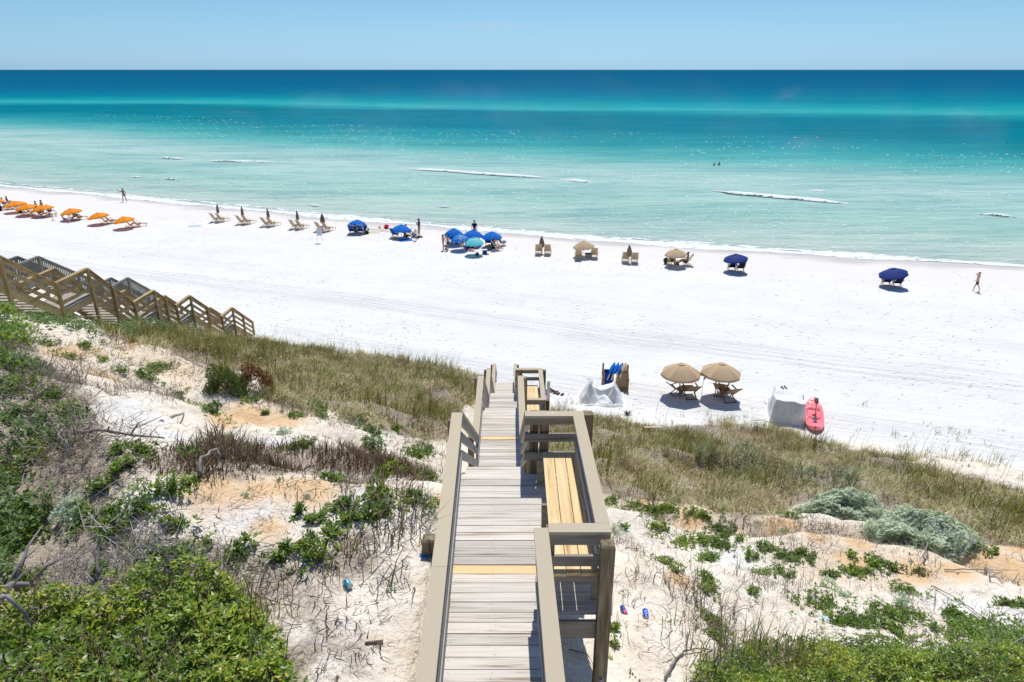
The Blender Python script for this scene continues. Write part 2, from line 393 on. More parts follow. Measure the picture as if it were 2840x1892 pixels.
# ---- the sea: a sheet from the waterline to the horizon; colour follows the depth (attribute = metres from shore)
ox = np.concatenate([[-30000, -12000, -5000, -2200, -1200, -700, -420, -280], np.arange(-200, 200, 2.5), [200, 280, 420, 700, 1200, 2200, 5000, 12000, 30000]])
oo = np.concatenate([np.arange(-1.5, 12, .5), np.arange(12, 60, 1.5), np.arange(60, 240, 6), [250, 300, 380, 500, 700, 1000, 1500, 2500, 4000, 7000, 12000, 22000, 40000]])
OX, OO = np.meshgrid(ox, oo)
flat = sstep(60, 600, OO)
base = shore(np.clip(OX, -170, 170)) + np.where(np.abs(OX) > 170, 0, 0)
OY = base * (1 - flat) + 60 * flat + OO
OZ = -.02 + .05 * fbm(OX * .12, OY * .35, 61, 3) * (OO > 3) * (OO < 250) + np.where((OO > 2) & (OO < 45), .10 * np.sin(OO * .55 + 2 * fbm(OX * .03, OO * .1, 5, 2)) ** 3, 0)
idx = np.arange(OX.size).reshape(OX.shape)
F = np.stack([idx[:-1, :-1].ravel(), idx[:-1, 1:].ravel(), idx[1:, 1:].ravel(), idx[1:, :-1].ravel()], 1)
sme = np_mesh("sea", np.stack([OX.ravel(), OY.ravel(), OZ.ravel()], 1), F, True)
add_attr(sme, "offshore", OO + 0 * OX)
n = NT("sea_water"); co = n.coord()
off = attr(n, "offshore")
# log of distance drives the ramp so near and far bands are both resolved
warpn = n.noise(n.coord((.006, .03, 1)), 1, 4, .6); warpf = n.noise(n.coord((.0016, .02, 1)), 1, 3, .5)
lg = n.math('LOGARITHM', n.math('MAXIMUM', n.math('ADD', off, 4.0), 1.0), 10.0)        # 4 m -> .6, 1000 m -> 3
lgw = n.math('ADD', lg, n.math('ADD', n.math('MULTIPLY', n.math('SUBTRACT', warpn, .5), .10), n.math('MULTIPLY', n.math('SUBTRACT', warpf, .5), .05)))
def L(m): return (math.log10(m + 4) - .5) / 3.0
stops = [(L(0), (.53, .60, .53)), (L(8), (.44, .57, .50)), (L(20), (.34, .54, .47)), (L(44), (.40, .57, .52)), (L(58), (.29, .51, .47)), (L(74), (.11, .41, .39)), (L(98), (.022, .29, .31)), (L(135), (.0, .195, .25)), (L(200), (.0, .175, .235)),
         (L(218), (.0, .23, .27)), (L(246), (.035, .37, .38)), (L(284), (.008, .30, .335)), (L(335), (.0, .215, .285)), (L(450), (.0, .155, .25)), (L(680), (.0, .118, .22)), (L(3000), (.0, .098, .19))]
colr = n.ramp(n.math('MULTIPLY', n.math('SUBTRACT', lgw, .5), 1 / 3.0), stops)
mott = n.noise(n.coord((.25, .7, 1)), 1, 5, .65)
colr = n.mix(n.math('MULTIPLY', n.ramp(mott, [(.35, (0, 0, 0)), (.7, (1, 1, 1))]), .22), colr, n.mix(1.0, colr, (.60, .80, .84), 'MULTIPLY'))
chop = n.noise(n.coord((.022, .10, 1)), 1, 9, .86)
colr = n.mix(n.math('MULTIPLY', n.ramp(chop, [(.50, (0, 0, 0)), (.60, (1, 1, 1))]), .75), colr, n.mix(1.0, colr, (.55, .76, .82), 'MULTIPLY'))
colr = n.mix(n.math('MULTIPLY', n.ramp(chop, [(.38, (1, 1, 1)), (.49, (0, 0, 0))]), .55), colr, n.mix(1.0, colr, (1.35, 1.25, 1.2), 'MULTIPLY'))  # sparkle and ripple shading put into the water's base colour
w1 = n.noise(n.coord((.9, 2.6, 1)), 1.0, 5, .62); w2 = n.noise(n.coord((.16, .55, 1)), 1.0, 3, .5); w3 = n.noise(n.coord((3.6, 7.5, 1)), 1.0, 3, .6)
hgt = n.math('ADD', n.math('ADD', n.math('MULTIPLY', w1, .42), n.math('MULTIPLY', w2, 1.0)), n.math('MULTIPLY', w3, .10))
nb_ = n.bump(hgt, 1.0, .85)
df = n.a("ShaderNodeBsdfDiffuse"); gl = n.a("ShaderNodeBsdfGlossy"); gl.inputs['Roughness'].default_value = .05; mxs = n.a("ShaderNodeMixShader"); mxs.inputs[0].default_value = .030
n.lk(colr, df.inputs[0]); n.lk(nb_, gl.inputs['Normal']); n.lk(df.outputs[0], mxs.inputs[1]); n.lk(gl.outputs[0], mxs.inputs[2]); n.lk(mxs.outputs[0], n.out.inputs[0]); n.n.remove(n.b)
nb2 = n.a("ShaderNodeBump"); nb2.inputs['Strength'].default_value = .8; nb2.inputs['Distance'].default_value = .9; n.lk(hgt, nb2.inputs['Height']); n.lk(nb2.outputs[0], df.inputs['Normal'])
SEA = n.m
sea = link("sea", sme, SEA); tag(sea, "clear turquoise sea deepening to dark blue at the horizon", "sea", kind="structure")

# ---- foam: broken sheets of white water lying on the sea
FOAM_AND_GLINT = simple("sea_foam_and_glint", (.88, .90, .89), .8, .2, .05, 3)
_t = FOAM_AND_GLINT.node_tree; _tr = _t.nodes.new("ShaderNodeBsdfTranslucent"); _tr.inputs[0].default_value = (.9, .93, .92, 1); _mx = _t.nodes.new("ShaderNodeMixShader"); _mx.inputs[0].default_value = .15
_t.links.new(_t.nodes["Principled BSDF"].outputs[0], _mx.inputs[1]); _t.links.new(_tr.outputs[0], _mx.inputs[2]); _t.links.new(_mx.outputs[0], _t.nodes["Material Output"].inputs[0])
def foam(name, label, pts, width, thr=.44, z=.05, seed=0, step=.22, z_of=None, lift=.10):
    P = [at_z(a, b, 0) for a, b in pts]
    L_ = np.cumsum([0] + [(P[i + 1] - P[i]).length for i in range(len(P) - 1)])
    m = int(L_[-1] / step); s = np.linspace(0, L_[-1], m)
    cx = np.interp(s, L_, [p.x for p in P]); cy = np.interp(s, L_, [p.y for p in P]) + .35 * fbm(s * .15, s * 0, seed, 3)
    nw = 14; t = np.linspace(-1, 1, nw)
    S, Tt = np.meshgrid(np.arange(m), t, indexing='ij')
    ends = np.minimum(1, np.minimum(s, L_[-1] - s) / (1.5 + .12 * L_[-1]))
    wv = width * (.45 + .8 * vnoise(s * .25, s * 0, seed + 3)) * ends
    XX = cx[S.astype(int)]; YY = cy[S.astype(int)] + Tt * wv[S.astype(int)]
    ZZ = z + lift * np.maximum(0, 1 - (Tt + .2) ** 2) * ends[S.astype(int)] + .02 * vnoise(XX * 4, YY * 4, seed)
    dens = vnoise(XX * 1.1, YY * 2.6, seed + 9) * .55 + vnoise(XX * 3.1, YY * 5.5, seed + 10) * .45 - .32 * np.abs(Tt) ** 2 + .2
    idx = np.arange(m * nw).reshape(m, nw)
    F = np.stack([idx[:-1, :-1], idx[1:, :-1], idx[1:, 1:], idx[:-1, 1:]], -1)
    keep = dens[:-1, :-1] > thr; F = F[keep]
    o = link(name, np_mesh(name, np.stack([XX.ravel(), YY.ravel(), ZZ.ravel()], 1), F, True), FOAM_AND_GLINT)
    tag(o, label, "wave foam", kind="structure"); return o
shore_pts = [(a, b) for a, b in SHORE]
foam("shoreline_foam", "thin lacy line of foam along the waterline", [(a, b - 1) for a, b in shore_pts], 1.0, .33, .0, 3, .3, lift=.02)
foam("swash_foam", "thin broken foam just off the waterline", [(a, b - 7 if a < 700 else b - 6) for a, b in shore_pts[:-1]], 1.0, .66, .0, 8, .3, lift=.02)
for nm, lb, pts, w, th, sd_ in [
    ("breaking_wave", "long white breaking wave crest in the middle of the shallows", [(932, 388), (1010, 393), (1110, 400), (1200, 406), (1275, 411)], .62, .30, 5),
    ("breaking_wave", "short white wave crest at the right end of the long one", [(1285, 413), (1330, 417), (1375, 421)], .42, .34, 6),
    ("breaking_wave", "white breaking wave crest towards the right, below the swimmers", [(1632, 438), (1700, 446), (1790, 454), (1880, 462), (1965, 471)], .55, .33, 7),
    ("breaking_wave", "small white wave crest above the right hand breaker", [(1848, 438), (1880, 440), (1908, 441)], .6, .30, 8),
    ("breaking_wave", "faint white wave crest in the shallows at the left", [(362, 362), (400, 366), (440, 366)], .5, .50, 9),
    ("breaking_wave", "faint foam streak right of the left hand crest", [(470, 370), (520, 372), (580, 373), (640, 374)], .5, .56, 10),
    ("breaking_wave", "small breaking wave left of the wading shallows by the shore", [(302, 407), (330, 407)], .5, .44, 11),
    ("breaking_wave", "second small breaking wave near the left shore", [(372, 411), (400, 414), (422, 414)], .45, .44, 12),
    ("breaking_wave", "tiny breaking wave at the shore before the closed parasols", [(515, 420), (548, 421)], .3, .42, 13),
    ("breaking_wave", "small breaking wave near the shore above the first blue parasol", [(700, 473), (745, 474)], .3, .40, 14),
    ("breaking_wave", "small breaking wave near the shore right of the first blue parasol", [(1000, 474), (1042, 477)], .3, .40, 15),
    ("breaking_wave", "low foam streak at the far right of the shallows", [(2230, 492), (2290, 496), (2354, 502)], .4, .50, 16)]:
    foam(nm, lb, pts, w * 2.3, th - .03, .0, sd_, .14, lift=.30)


# small flat white flecks added as sun glints over the water
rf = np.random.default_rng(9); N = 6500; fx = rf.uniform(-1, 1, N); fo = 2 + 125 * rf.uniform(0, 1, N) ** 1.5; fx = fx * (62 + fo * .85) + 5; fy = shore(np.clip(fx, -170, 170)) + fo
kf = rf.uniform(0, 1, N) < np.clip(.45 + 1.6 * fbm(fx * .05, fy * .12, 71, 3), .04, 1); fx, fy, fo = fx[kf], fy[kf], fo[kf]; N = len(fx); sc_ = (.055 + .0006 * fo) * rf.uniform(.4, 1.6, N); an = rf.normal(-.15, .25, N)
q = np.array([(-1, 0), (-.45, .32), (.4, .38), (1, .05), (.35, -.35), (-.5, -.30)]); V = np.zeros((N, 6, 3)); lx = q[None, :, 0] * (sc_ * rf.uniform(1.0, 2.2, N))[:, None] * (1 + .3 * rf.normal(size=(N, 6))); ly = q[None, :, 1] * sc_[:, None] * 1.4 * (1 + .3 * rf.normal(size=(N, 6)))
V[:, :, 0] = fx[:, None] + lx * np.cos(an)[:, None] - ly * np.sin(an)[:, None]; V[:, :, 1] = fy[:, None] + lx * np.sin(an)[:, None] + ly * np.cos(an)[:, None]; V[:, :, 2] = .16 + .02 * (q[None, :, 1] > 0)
o = link("glint_flecks", np_mesh("glint_flecks", V.reshape(-1, 3), np.arange(N * 6).reshape(N, 6)), FOAM_AND_GLINT); tag(o, "small white flecks drawn as sun glints, scattered over the sea", "sun glints", kind="stuff")
# ================================================================== BOARDWALK
WD_DECK = wood("weathered_deck", [(.31, (.15, .105, .07)), (.39, (.36, .30, .235)), (.455, (.58, .53, .46)), (.55, (.68, .64, .585)), (.70, (.74, .72, .68))], (1.1, 34, 34), .8, .26, .7)
WD_NEW = wood("new_pine", [(.36, (.42, .24, .09)), (.45, (.70, .48, .22)), (.60, (.80, .62, .34))], (1.0, 20, 20), .6, .12, .3)
WD_NEWL = wood("new_pine_bench", [(.36, (.42, .24, .09)), (.45, (.70, .49, .23)), (.60, (.80, .63, .36))], (18, .9, 18), .6, .22, .3)
WD_DARK = wood("weathered_post", [(.36, (.08, .057, .03)), (.48, (.20, .155, .09)), (.62, (.36, .30, .205))], (16, 16, 1.3), .85, .2, .5)
WD_RAIL = wood("weathered_rail", [(.28, (.20, .19, .17)), (.5, (.36, .34, .31)), (.72, (.50, .48, .44))], (20, 1.6, 20), .8, .2, .4)
WD_RAILX = wood("weathered_rail_cross", [(.28, (.14, .12, .09)), (.5, (.28, .25, .21)), (.72, (.42, .39, .34))], (1.6, 20, 20), .8, .2, .4)
n = NT("composite_cap"); co = n.coord(); isl = island(n)
cc = n.mix(1.0, n.ramp(n.noise(co, 160, 2), [(.3, (.46, .39, .275)), (.7, (.55, .47, .34))]), n.ramp(isl, [(0, (.92, .92, .93)), (1, (1.05, 1.04, 1.0))]), 'MULTIPLY')
cc = n.mix(n.math('MULTIPLY', n.ramp(n.noise(co, 2.5, 4), [(.5, (0, 0, 0)), (.8, (1, 1, 1))]), .25), cc, (.50, .47, .40))
CAPM = n.fin(cc, .75, .25)
METAL = simple("galvanised_metal", (.35, .37, .40), .45, .5)

NAIL = simple('nail_heads', (.10, .07, .05), .6)
def P3(s, u, z): return Vector((float(walk_cx(s)) + u, s, z))
bw = empty("boardwalk", (0, 5.5, 10.3)); tag(bw, "weathered wooden boardwalk with tan caps, stepping down the dune to the beach", "boardwalk")
def bpart(mb, name, mat, loc=(0, 5.5, 10.3), label=None):
    me = mb.mesh(name); me.transform(Matrix.Translation((-loc[0], -loc[1], -loc[2])))
    o = link(name, me, mat, bw)
    if label: o['label'] = label
    return o
CAPH = .94
rr = random.Random(3)
def planks(name, s0, s1, z, u0, u1, u1b=None, sb=None, new_at=()):
    mb = MB(); s = s0
    while s < s1 - .05:
        w = .138; hi = u1b if (u1b and s > sb) else u1
        a = rr.uniform(-.012, .012); dz = rr.uniform(-.003, .003)
        c = P3(s + w / 2, (u0 + hi) / 2 + a, z - .019 + dz)
        mi = 1 if any(abs(s + w / 2 - q) < .07 for q in new_at) else 0
        mb.box(c, (hi - u0 + rr.uniform(-.01, .01), w - .004, .038), rr.uniform(-.003, .003), mi)
        s += w + rr.uniform(.004, .009)
        for u in (u0 + .06, (u0 + u1) / 2, u1 - .06):
            for ds in (.03, .105):
                q = P3(s - .145 + ds + rr.uniform(-.006, .006), u + rr.uniform(-.03, .03), z + dz + .0012); h_ = rr.uniform(.002, .0045)
                n0 = len(mb.v); mb.v += [(q.x - h_, q.y - h_, q.z), (q.x + h_, q.y - h_, q.z), (q.x + h_, q.y + h_, q.z), (q.x - h_, q.y + h_, q.z)]; mb.f.append((n0, n0 + 1, n0 + 2, n0 + 3)); mb.m.append(2)
    return bpart(mb, name, [WD_DECK, WD_NEW, NAIL])
def joists(s0, s1, z, us, h=.19):
    mb = MB()
    for u in us: mb.beam(P3(s0 + .01, u, z - .042 - h / 2), P3(s1 - .01, u, z - .042 - h / 2), .04, h)
    bpart(mb, "joist", WD_RAIL)
# one run of railing between two deck-level points, seen as cap + three boards
def railing(a, b, side, cap=True, boards=(.83, .56, .27), ext=0.0, mat=None, capext=0.0):
    """a, b: (s, u, deck z) on the cap's centre line; side: +1 if the posts stand at larger u"""
    A = P3(*a); B = P3(*b); d = (B - A).normalized()
    lat = Vector((d.y, -d.x, 0)).normalized() if abs(d.y) + abs(d.x) > 1e-6 else Vector((1, 0, 0))
    if lat.x * side < 0 or (abs(lat.x) < .2 and lat.y * side < 0): lat = -lat
    up = Vector((0, 0, 1))
    if cap:
        mb = MB(); Lc = (B - A).length; k = max(1, round(Lc / 3.2))
        for i in range(k):
            p = A.lerp(B, i / k); q = A.lerp(B, (i + 1) / k)
            mb.beam(p + up * (CAPH - .019) + d * .001, q + up * (CAPH - .019) - d * .002, .145, .036, ext=capext if k == 1 else 0)
        bpart(mb, "handrail_cap", CAPM)
    for h in boards:
        mb = MB(); mb.beam(A + up * h - lat * .03, B + up * h - lat * .03, .036, .135 if h > .7 else .125, ext=ext)
        bpart(mb, "rail_board", mat or WD_RAIL)
def post(s, u, z0, z1, w=.135, mat=None, top=True):
    mb = MB(); c = P3(s, u, 0)
    mb.box((c.x, c.y, (z0 + z1) / 2), (w, w, z1 - z0))
    n0 = len(mb.v)
    if top:                                     # worn, slightly domed end grain
        k = w / 2 * .72; t = z1 + .018; h = w / 2
        mb.v += [(c.x - h, c.y - h, z1), (c.x + h, c.y - h, z1), (c.x + h, c.y + h, z1), (c.x - h, c.y + h, z1), (c.x - k, c.y - k, t), (c.x + k, c.y - k, t), (c.x + k, c.y + k, t), (c.x - k, c.y + k, t)]
        for f in ((4, 5, 6, 7), (0, 1, 5, 4), (1, 2, 6, 5), (2, 3, 7, 6), (3, 0, 4, 7)): mb.f.append(tuple(n0 + i for i in f)); mb.m.append(0)
    return bpart(mb, "post", mat or WD_DARK)
def gz(s, u): p = P3(s, u, 0); return float(T(p.x, p.y)) - .25
US = .487                                       # cap centre line from the walkway's middle
# first level
D1, D2, D3, D4 = 10.30, 7.60, 5.20, 2.00
planks("deck", -1.0, 8.12, D1, -.50, .50, 1.18, 5.42, new_at=(6.16,))
joists(-1, 8.1, D1, (-.47, 0, .47)); joists(5.46, 8.1, D1, (1.16,))
mb = MB(); mb.beam(P3(5.435, .49, D1 - .15), P3(5.435, 1.18, D1 - .15), .036, .22); bpart(mb, "fascia_board", WD_RAILX); mb = MB(); mb.beam(P3(8.13, -.50, D1 - .15), P3(8.13, 1.18, D1 - .15), .036, .22); bpart(mb, "fascia_board", WD_RAILX)
railing((-1, -US, D1), (8.13, -US, D1), -1, mat=WD_RAIL)
railing((-1, US, D1), (5.66, US, D1), 1)
railing((5.66, US + .075, D1), (5.66, 1.115 + .07, D1), 1, boards=(.83, .56), mat=WD_RAILX)
railing((5.735, 1.115, D1), (8.03, 1.125, D1), 1)
railing((8.10, US - .07, D1), (8.10, 1.205, D1), -1, mat=WD_RAILX)
post(5.50, -US - .13, gz(5.5, -.6), D1 + CAPH - .01); post(8.02, -US - .07, gz(8, -.6), D1 + CAPH - .045, .10, top=False)
pbig = post(5.44, 1.125, gz(5.5, 1.3) - .2, D1 + CAPH - .03, .135); pbig['label'] = "tall dark corner post with two bolts"
for h in (.25, .42):
    mb = MB(); c = P3(5.44, 1.125, D1 - .52 - h); mb.tube([(c.x + .01, c.y - .064, c.z), (c.x + .01, c.y - .095, c.z)], .016, 8); mb.tube([(c.x + .01, c.y - .066, c.z), (c.x + .01, c.y - .075, c.z)], .028, 12)
    me = mb.mesh("bolt"); me.transform(Matrix.Translation((0, -5.5, -10.3))); b = link("bolt", me, METAL, pbig)
post(5.72, US + .10, D1 - .6, D1 + CAPH - .045, .09, top=False)
post(8.22, US + .06, gz(8.2, .6), D1 + CAPH - .045, .12, top=False); post(8.22, US + .20, gz(8.2, .8), D1 + CAPH - .045, .12, top=False); post(8.20, 1.27, gz(8.2, 1.2), D1 + CAPH - .045, top=False)
# bench on the first level
def bench(s0, s1, z, u0, legs):
    b = empty("bench", (0, 0, 0)); b.parent = bw; b['label'] = "built in bench of three new yellow planks"
    mb = MB()
    for k in range(3): mb.box(P3((s0 + s1) / 2, u0 + .07 + k * .147, z + .435), (.138, s1 - s0 + rr.uniform(-.03, .03), .036), 0)
    me = mb.mesh("seat"); me.transform(Matrix.Translation((0, -5.5, -10.3))); link("seat", me, WD_NEWL, b)
    for s in legs:
        mb = MB(); mb.beam(P3(s, u0 - .06, z + .345), P3(s, u0 + .50, z + .345), .04, .135); mb.box(P3(s + .045, u0 - .01, z + .18), (.09, .04, .36)); mb.box(P3(s + .045, u0 + .44, z + .18), (.09, .04, .36))
        me = mb.mesh("leg_frame"); me.transform(Matrix.Translation((0, -5.5, -10.3))); link("leg_frame", me, WD_RAILX, b)
bench(5.56, 7.92, D1, .63, (5.66, 6.8, 7.80))
# flights between levels
def flight(s0, z0, s1, z1, u0=-.42, u1=.42):
    nst = max(2, round((z0 - z1) / .18)); mb = MB()
    for i in range(1, nst):
        s = s0 + (s1 - s0) * i / nst; z = z0 + (z1 - z0) * i / nst
        mb.box(P3(s, (u0 + u1) / 2, z), (u1 - u0, (s1 - s0) / nst - .02, .038))
    bpart(mb, "stair_treads", WD_DECK)
    for u in (u0 - .02, u1 + .02):
        mb = MB(); mb.beam(P3(s0, u, z0 - .16), P3(s1, u, z1 - .16), .04, .27); bpart(mb, "stringer", WD_RAIL)
    for sd in (-1, 1):
        railing((s0 + .03, sd * US, z0), (s1 - .03, sd * US, z1), sd, boards=(.83, .56, .27))
flight(8.13, D1, 12.3, D2); flight(15.2, D2, 19.0, D3); flight(21.0, D3, 25.8, D4); flight(28.7, D4, 31.6, .15)
planks("deck", 12.3, 15.22, D2, -.46, .46, new_at=(13.75,)); joists(12.3, 15.2, D2, (-.44, .44)); planks("deck", 19.0, 21.02, D3, -.46, .46, 1.22, 18.9); joists(19, 21, D3, (-.44, .44, 1.18)); planks("deck", 25.8, 28.72, D4, -.46, .46); joists(25.8, 28.7, D4, (-.44, .44))
railing((12.3, -US, D2), (15.2, -US, D2), -1); railing((12.3, US, D2), (15.2, US, D2), 1)
railing((19.0, -US, D3), (21.0, -US, D3), -1)
railing((18.75, US + .07, D3), (18.75, 1.32, D3), 1, boards=(.83,), mat=WD_RAILX); railing((18.82, 1.25, D3), (20.93, 1.25, D3), 1); railing((21.0, US - .07, D3), (21.0, 1.32, D3), -1, boards=(.83, .56), mat=WD_RAILX)
bench(18.9, 20.75, D3, .72, (19.0, 20.6))
railing((25.8, -US, D4), (28.7, -US, D4), -1); railing((25.8, US, D4), (28.7, US, D4), 1)
for s, z in ((12.3, D2), (15.2, D2), (19.0, D3), (21.0, D3), (25.8, D4), (28.7, D4), (31.6, .1)):
    for u in (-US - .10, US + .10): post(s, u, gz(s, u), z + CAPH - .045, .12, top=False)
for s in (18.75, 21.0): post(s, 1.38, gz(s, 1.35), D3 + CAPH - .045, .12, top=False)
# scratched letters on the far cap
fc = bpy.data.curves.new("letters", 'FONT'); fc.body = "PA"; fc.size = .085; fc.extrude = .0008
fo = bpy.data.objects.new("letters", fc); COL.objects.link(fo)
dg = bpy.context.evaluated_depsgraph_get(); lm = bpy.data.meshes.new_from_object(fo.evaluated_get(dg)); bpy.data.objects.remove(fo)
lo = bpy.data.objects.new("scratched_letters", lm); COL.objects.link(lo); lm.materials.clear(); lm.materials.append(simple("chalk", (.75, .74, .70))); lo.parent = bw
pp = P3(8.06, .72, D1 + CAPH + .0015) - Vector((0, 5.5, 10.3)); lo.location = pp

# ================================================================== THE TWO NEIGHBOURING STAIRS (left)
WD_TAN = wood("treated_pine_rail", [(.36, (.24, .155, .06)), (.48, (.43, .30, .14)), (.62, (.56, .42, .22))], (9, 1.4, 9), .8, .25, .3)
WD_TANZ = wood("treated_pine_post", [(.36, (.22, .14, .055)), (.48, (.38, .26, .115)), (.62, (.52, .38, .19))], (9, 9, 1.4), .8, .25, .3)
WD_GREYR = wood("grey_pine_rail", [(.28, (.12, .12, .105)), (.5, (.22, .22, .195)), (.72, (.34, .335, .30))], (9, 1.4, 9), .8, .25, .3)
WD_STEP = wood("grey_step", [(.28, (.26, .23, .19)), (.5, (.40, .36, .30)), (.72, (.52, .48, .41))], (1.4, 12, 12), .8, .2, .3)
def stair_way(name, label, X0, width, levels, rail_h, mat, matz, balusters, legs_extra=()):
    """levels: list of (y0, y1, floor z); flights join them; X0 = near side, the other side lies at X0 - width"""
    root = empty(name, (X0, levels[1][0], levels[1][2])); tag(root, label, "wooden stairs"); inv = Matrix.Translation((-X0, -levels[1][0], -levels[1][2]))
    def bp(mb, nm, m):
        me = mb.mesh(nm); me.transform(inv); return link(nm, me, m, root)
    sides = (X0, X0 - width)
    for i, (y0, y1, z) in enumerate(levels):
        if y1 > y0:
            mb = MB(); s = y0
            while s < y1 - .02: mb.box((X0 - width / 2, s + .068, z - .02), (width + .06, .134, .036)); s += .141
            for x in sides: mb.beam((x, y0, z - .17), (x, y1, z - .17), .05, .25, mi=1)
            bp(mb, "landing", [WD_STEP, mat])
            for x in sides:
                mb = MB(); mb.beam((x, y0 - .05, z + rail_h), (x, y1 + .05, z + rail_h), .15, .04); bp(mb, "handrail_cap", mat)
                mb = MB()
                if balusters:
                    mb.beam((x, y0, z + rail_h - .08), (x, y1, z + rail_h - .08), .04, .09); mb.beam((x, y0, z + .12), (x, y1, z + .12), .04, .09)
                    q = y0 + .1
                    while q < y1 - .05: mb.box((x, q, z + .5), (.04, .04, rail_h - .2)); q += .125
                else:
                    for h in (rail_h - .1, .55, .22): mb = MB(); mb.beam((x, y0, z + h), (x, y1, z + h), .04, .12); bp(mb, "rail_board", mat)
                if balusters: bp(mb, "baluster_panel", mat)
        for y in ((y0, y1) if y1 > y0 else (y0,)):
            for x in sides:
                mb = MB(); g = float(T(x, y)) - .4; mb.box((x + (.055 if x == X0 else -.055), y, (min(g, z - .5) + z + rail_h - .03) / 2), (.10, .10, z + rail_h - .03 - min(g, z - .5))); bp(mb, "post", matz)
        if i + 1 < len(levels):
            ya, za, yb, zb = y1, z, levels[i + 1][0], levels[i + 1][2]
            if abs(za - zb) < .05 or yb - ya < .3: continue
            nst = max(2, round((za - zb) / .19)); mb = MB()
            for k in range(1, nst + 1):
                t = (k - .5) / nst; mb.box((X0 - width / 2, ya + (yb - ya) * t, za + (zb - za) * (k / nst) + .02), (width - .06, .26, .04))
            bp(mb, "stair_treads", WD_STEP)
            for x in sides:
                mb = MB(); mb.beam((x, ya, za - .14), (x, yb, zb - .14), .05, .28); bp(mb, "stringer", mat)
                mb = MB(); mb.beam((x, ya + .03, za + rail_h), (x, yb - .03, zb + rail_h), .15, .04); bp(mb, "handrail_cap", mat)
                mb = MB()
                if balusters:
                    mb.beam((x, ya, za + rail_h - .08), (x, yb, zb + rail_h - .08), .04, .09); mb.beam((x, ya, za + .14), (x, yb, zb + .14), .04, .09)
                    nb = int((yb - ya) / .125)
                    for k in range(1, nb): t = k / nb; mb.box((x, ya + (yb - ya) * t, za + (zb - za) * t + .5), (.04, .04, rail_h - .2))
                else:
                    for h in (rail_h - .1, .58, .26): mb = MB(); mb.beam((x, ya, za + h), (x, yb, zb + h), .04, .12); bp(mb, "rail_board", mat)
                if balusters: bp(mb, "baluster_panel", mat)
                ym = (ya + yb) / 2; zm = (za + zb) / 2; g = float(T(x, ym)) - .4
                mb = MB(); mb.box((x + (.055 if x == X0 else -.055), ym, (min(g, zm - .4) + zm + rail_h - .03) / 2), (.10, .10, zm + rail_h - .03 - min(g, zm - .4))); bp(mb, "post", matz)
    return root
def hh_(h): return H - h
k = .94
stair_way("beach_stairs", "brown wooden beach stairs with four landings coming down the dune at the left", -16.0, 1.25,
          [(18.0, 18.4, 10.75), (24.4 * k, 26.4 * k, H - 7.39 * k - 1.0), (29.1 * k, 30.9 * k, H - 9.72 * k - 1.0), (32.7 * k, 34.3 * k, H - 11.08 * k - 1.0), (37.6 * k, 39.2 * k, H - 13.42 * k - 1.0), (41.9 * k, 41.9 * k, H - 15.25 * k - 1.0)], 1.0, WD_TAN, WD_TANZ, False)
k = .9
stair_way("beach_stairs", "grey wooden beach stairs with thin upright balusters behind the brown stairs at the left", -25.4 * k, 1.0,
          [(26.0, 26.4, 8.5), (33.9 * k, 35.6 * k, H - 9.3 * k - 1.0), (41.4 * k, 43.4 * k, H - 12.77 * k - 1.0), (47.5 * k, 47.5 * k, H - 15.6 * k - .9)], 1.0, WD_GREYR, WD_GREYR, True)
# ================================================================== PLANTS
def leaf_mat(name, stops, rough=.45, trans=.3, spec=.4, tr_col=None, patch=None):
    n = NT(name); col = n.ramp(island(n), stops)
    if patch:                                      # the stand changes colour from clump to clump
        f = n.noise(n.coord(), patch[0], 4, .65); col = n.mix(1.0, col, n.ramp(f, patch[1]), 'MULTIPLY')
    n.lk(col, n.b.inputs['Base Color'])
    n.b.inputs['Roughness'].default_value = rough; n.b.inputs['Specular IOR Level'].default_value = spec
    if trans > 0:
        tr = n.a("ShaderNodeBsdfTranslucent"); mx = n.a("ShaderNodeMixShader"); mx.inputs[0].default_value = trans
        n.lk(n.mix(1.0, col, tr_col or (1.5, 1.5, .7), 'MULTIPLY'), tr.inputs[0]); n.lk(n.b.outputs[0], mx.inputs[1]); n.lk(tr.outputs[0], mx.inputs[2]); n.lk(mx.outputs[0], n.out.inputs[0])
    return n.m
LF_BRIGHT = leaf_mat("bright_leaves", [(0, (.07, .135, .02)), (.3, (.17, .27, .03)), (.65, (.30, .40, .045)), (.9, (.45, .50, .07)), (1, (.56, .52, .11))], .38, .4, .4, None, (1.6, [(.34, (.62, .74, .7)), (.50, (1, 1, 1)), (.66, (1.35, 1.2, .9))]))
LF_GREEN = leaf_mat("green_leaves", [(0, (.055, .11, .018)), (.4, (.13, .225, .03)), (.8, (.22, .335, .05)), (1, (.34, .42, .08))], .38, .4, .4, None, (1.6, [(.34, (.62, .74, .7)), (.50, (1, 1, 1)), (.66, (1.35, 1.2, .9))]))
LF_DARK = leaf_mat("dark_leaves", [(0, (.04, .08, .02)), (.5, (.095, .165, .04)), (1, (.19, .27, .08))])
LF_SILVER = leaf_mat("silver_leaves", [(0, (.25, .30, .20)), (.5, (.54, .59, .47)), (.9, (.74, .78, .69)), (1, (.84, .87, .80))], .55, .45, .3, (1.0, 1.1, .9), (3.0, [(.36, (.85, .9, .82)), (.6, (1.35, 1.33, 1.28))]))
LF_RUST = leaf_mat("rust_leaves", [(0, (.10, .05, .015)), (.5, (.20, .075, .02)), (1, (.30, .13, .035))])
LF_OLIVE = leaf_mat("yellow_leaves", [(0, (.07, .10, .012)), (.5, (.15, .18, .02)), (1, (.26, .26, .035))])
FLOWER = leaf_mat("flowers", [(0, (.16, .14, .42)), (.6, (.28, .26, .60)), (1, (.48, .46, .72))], .6, .2)
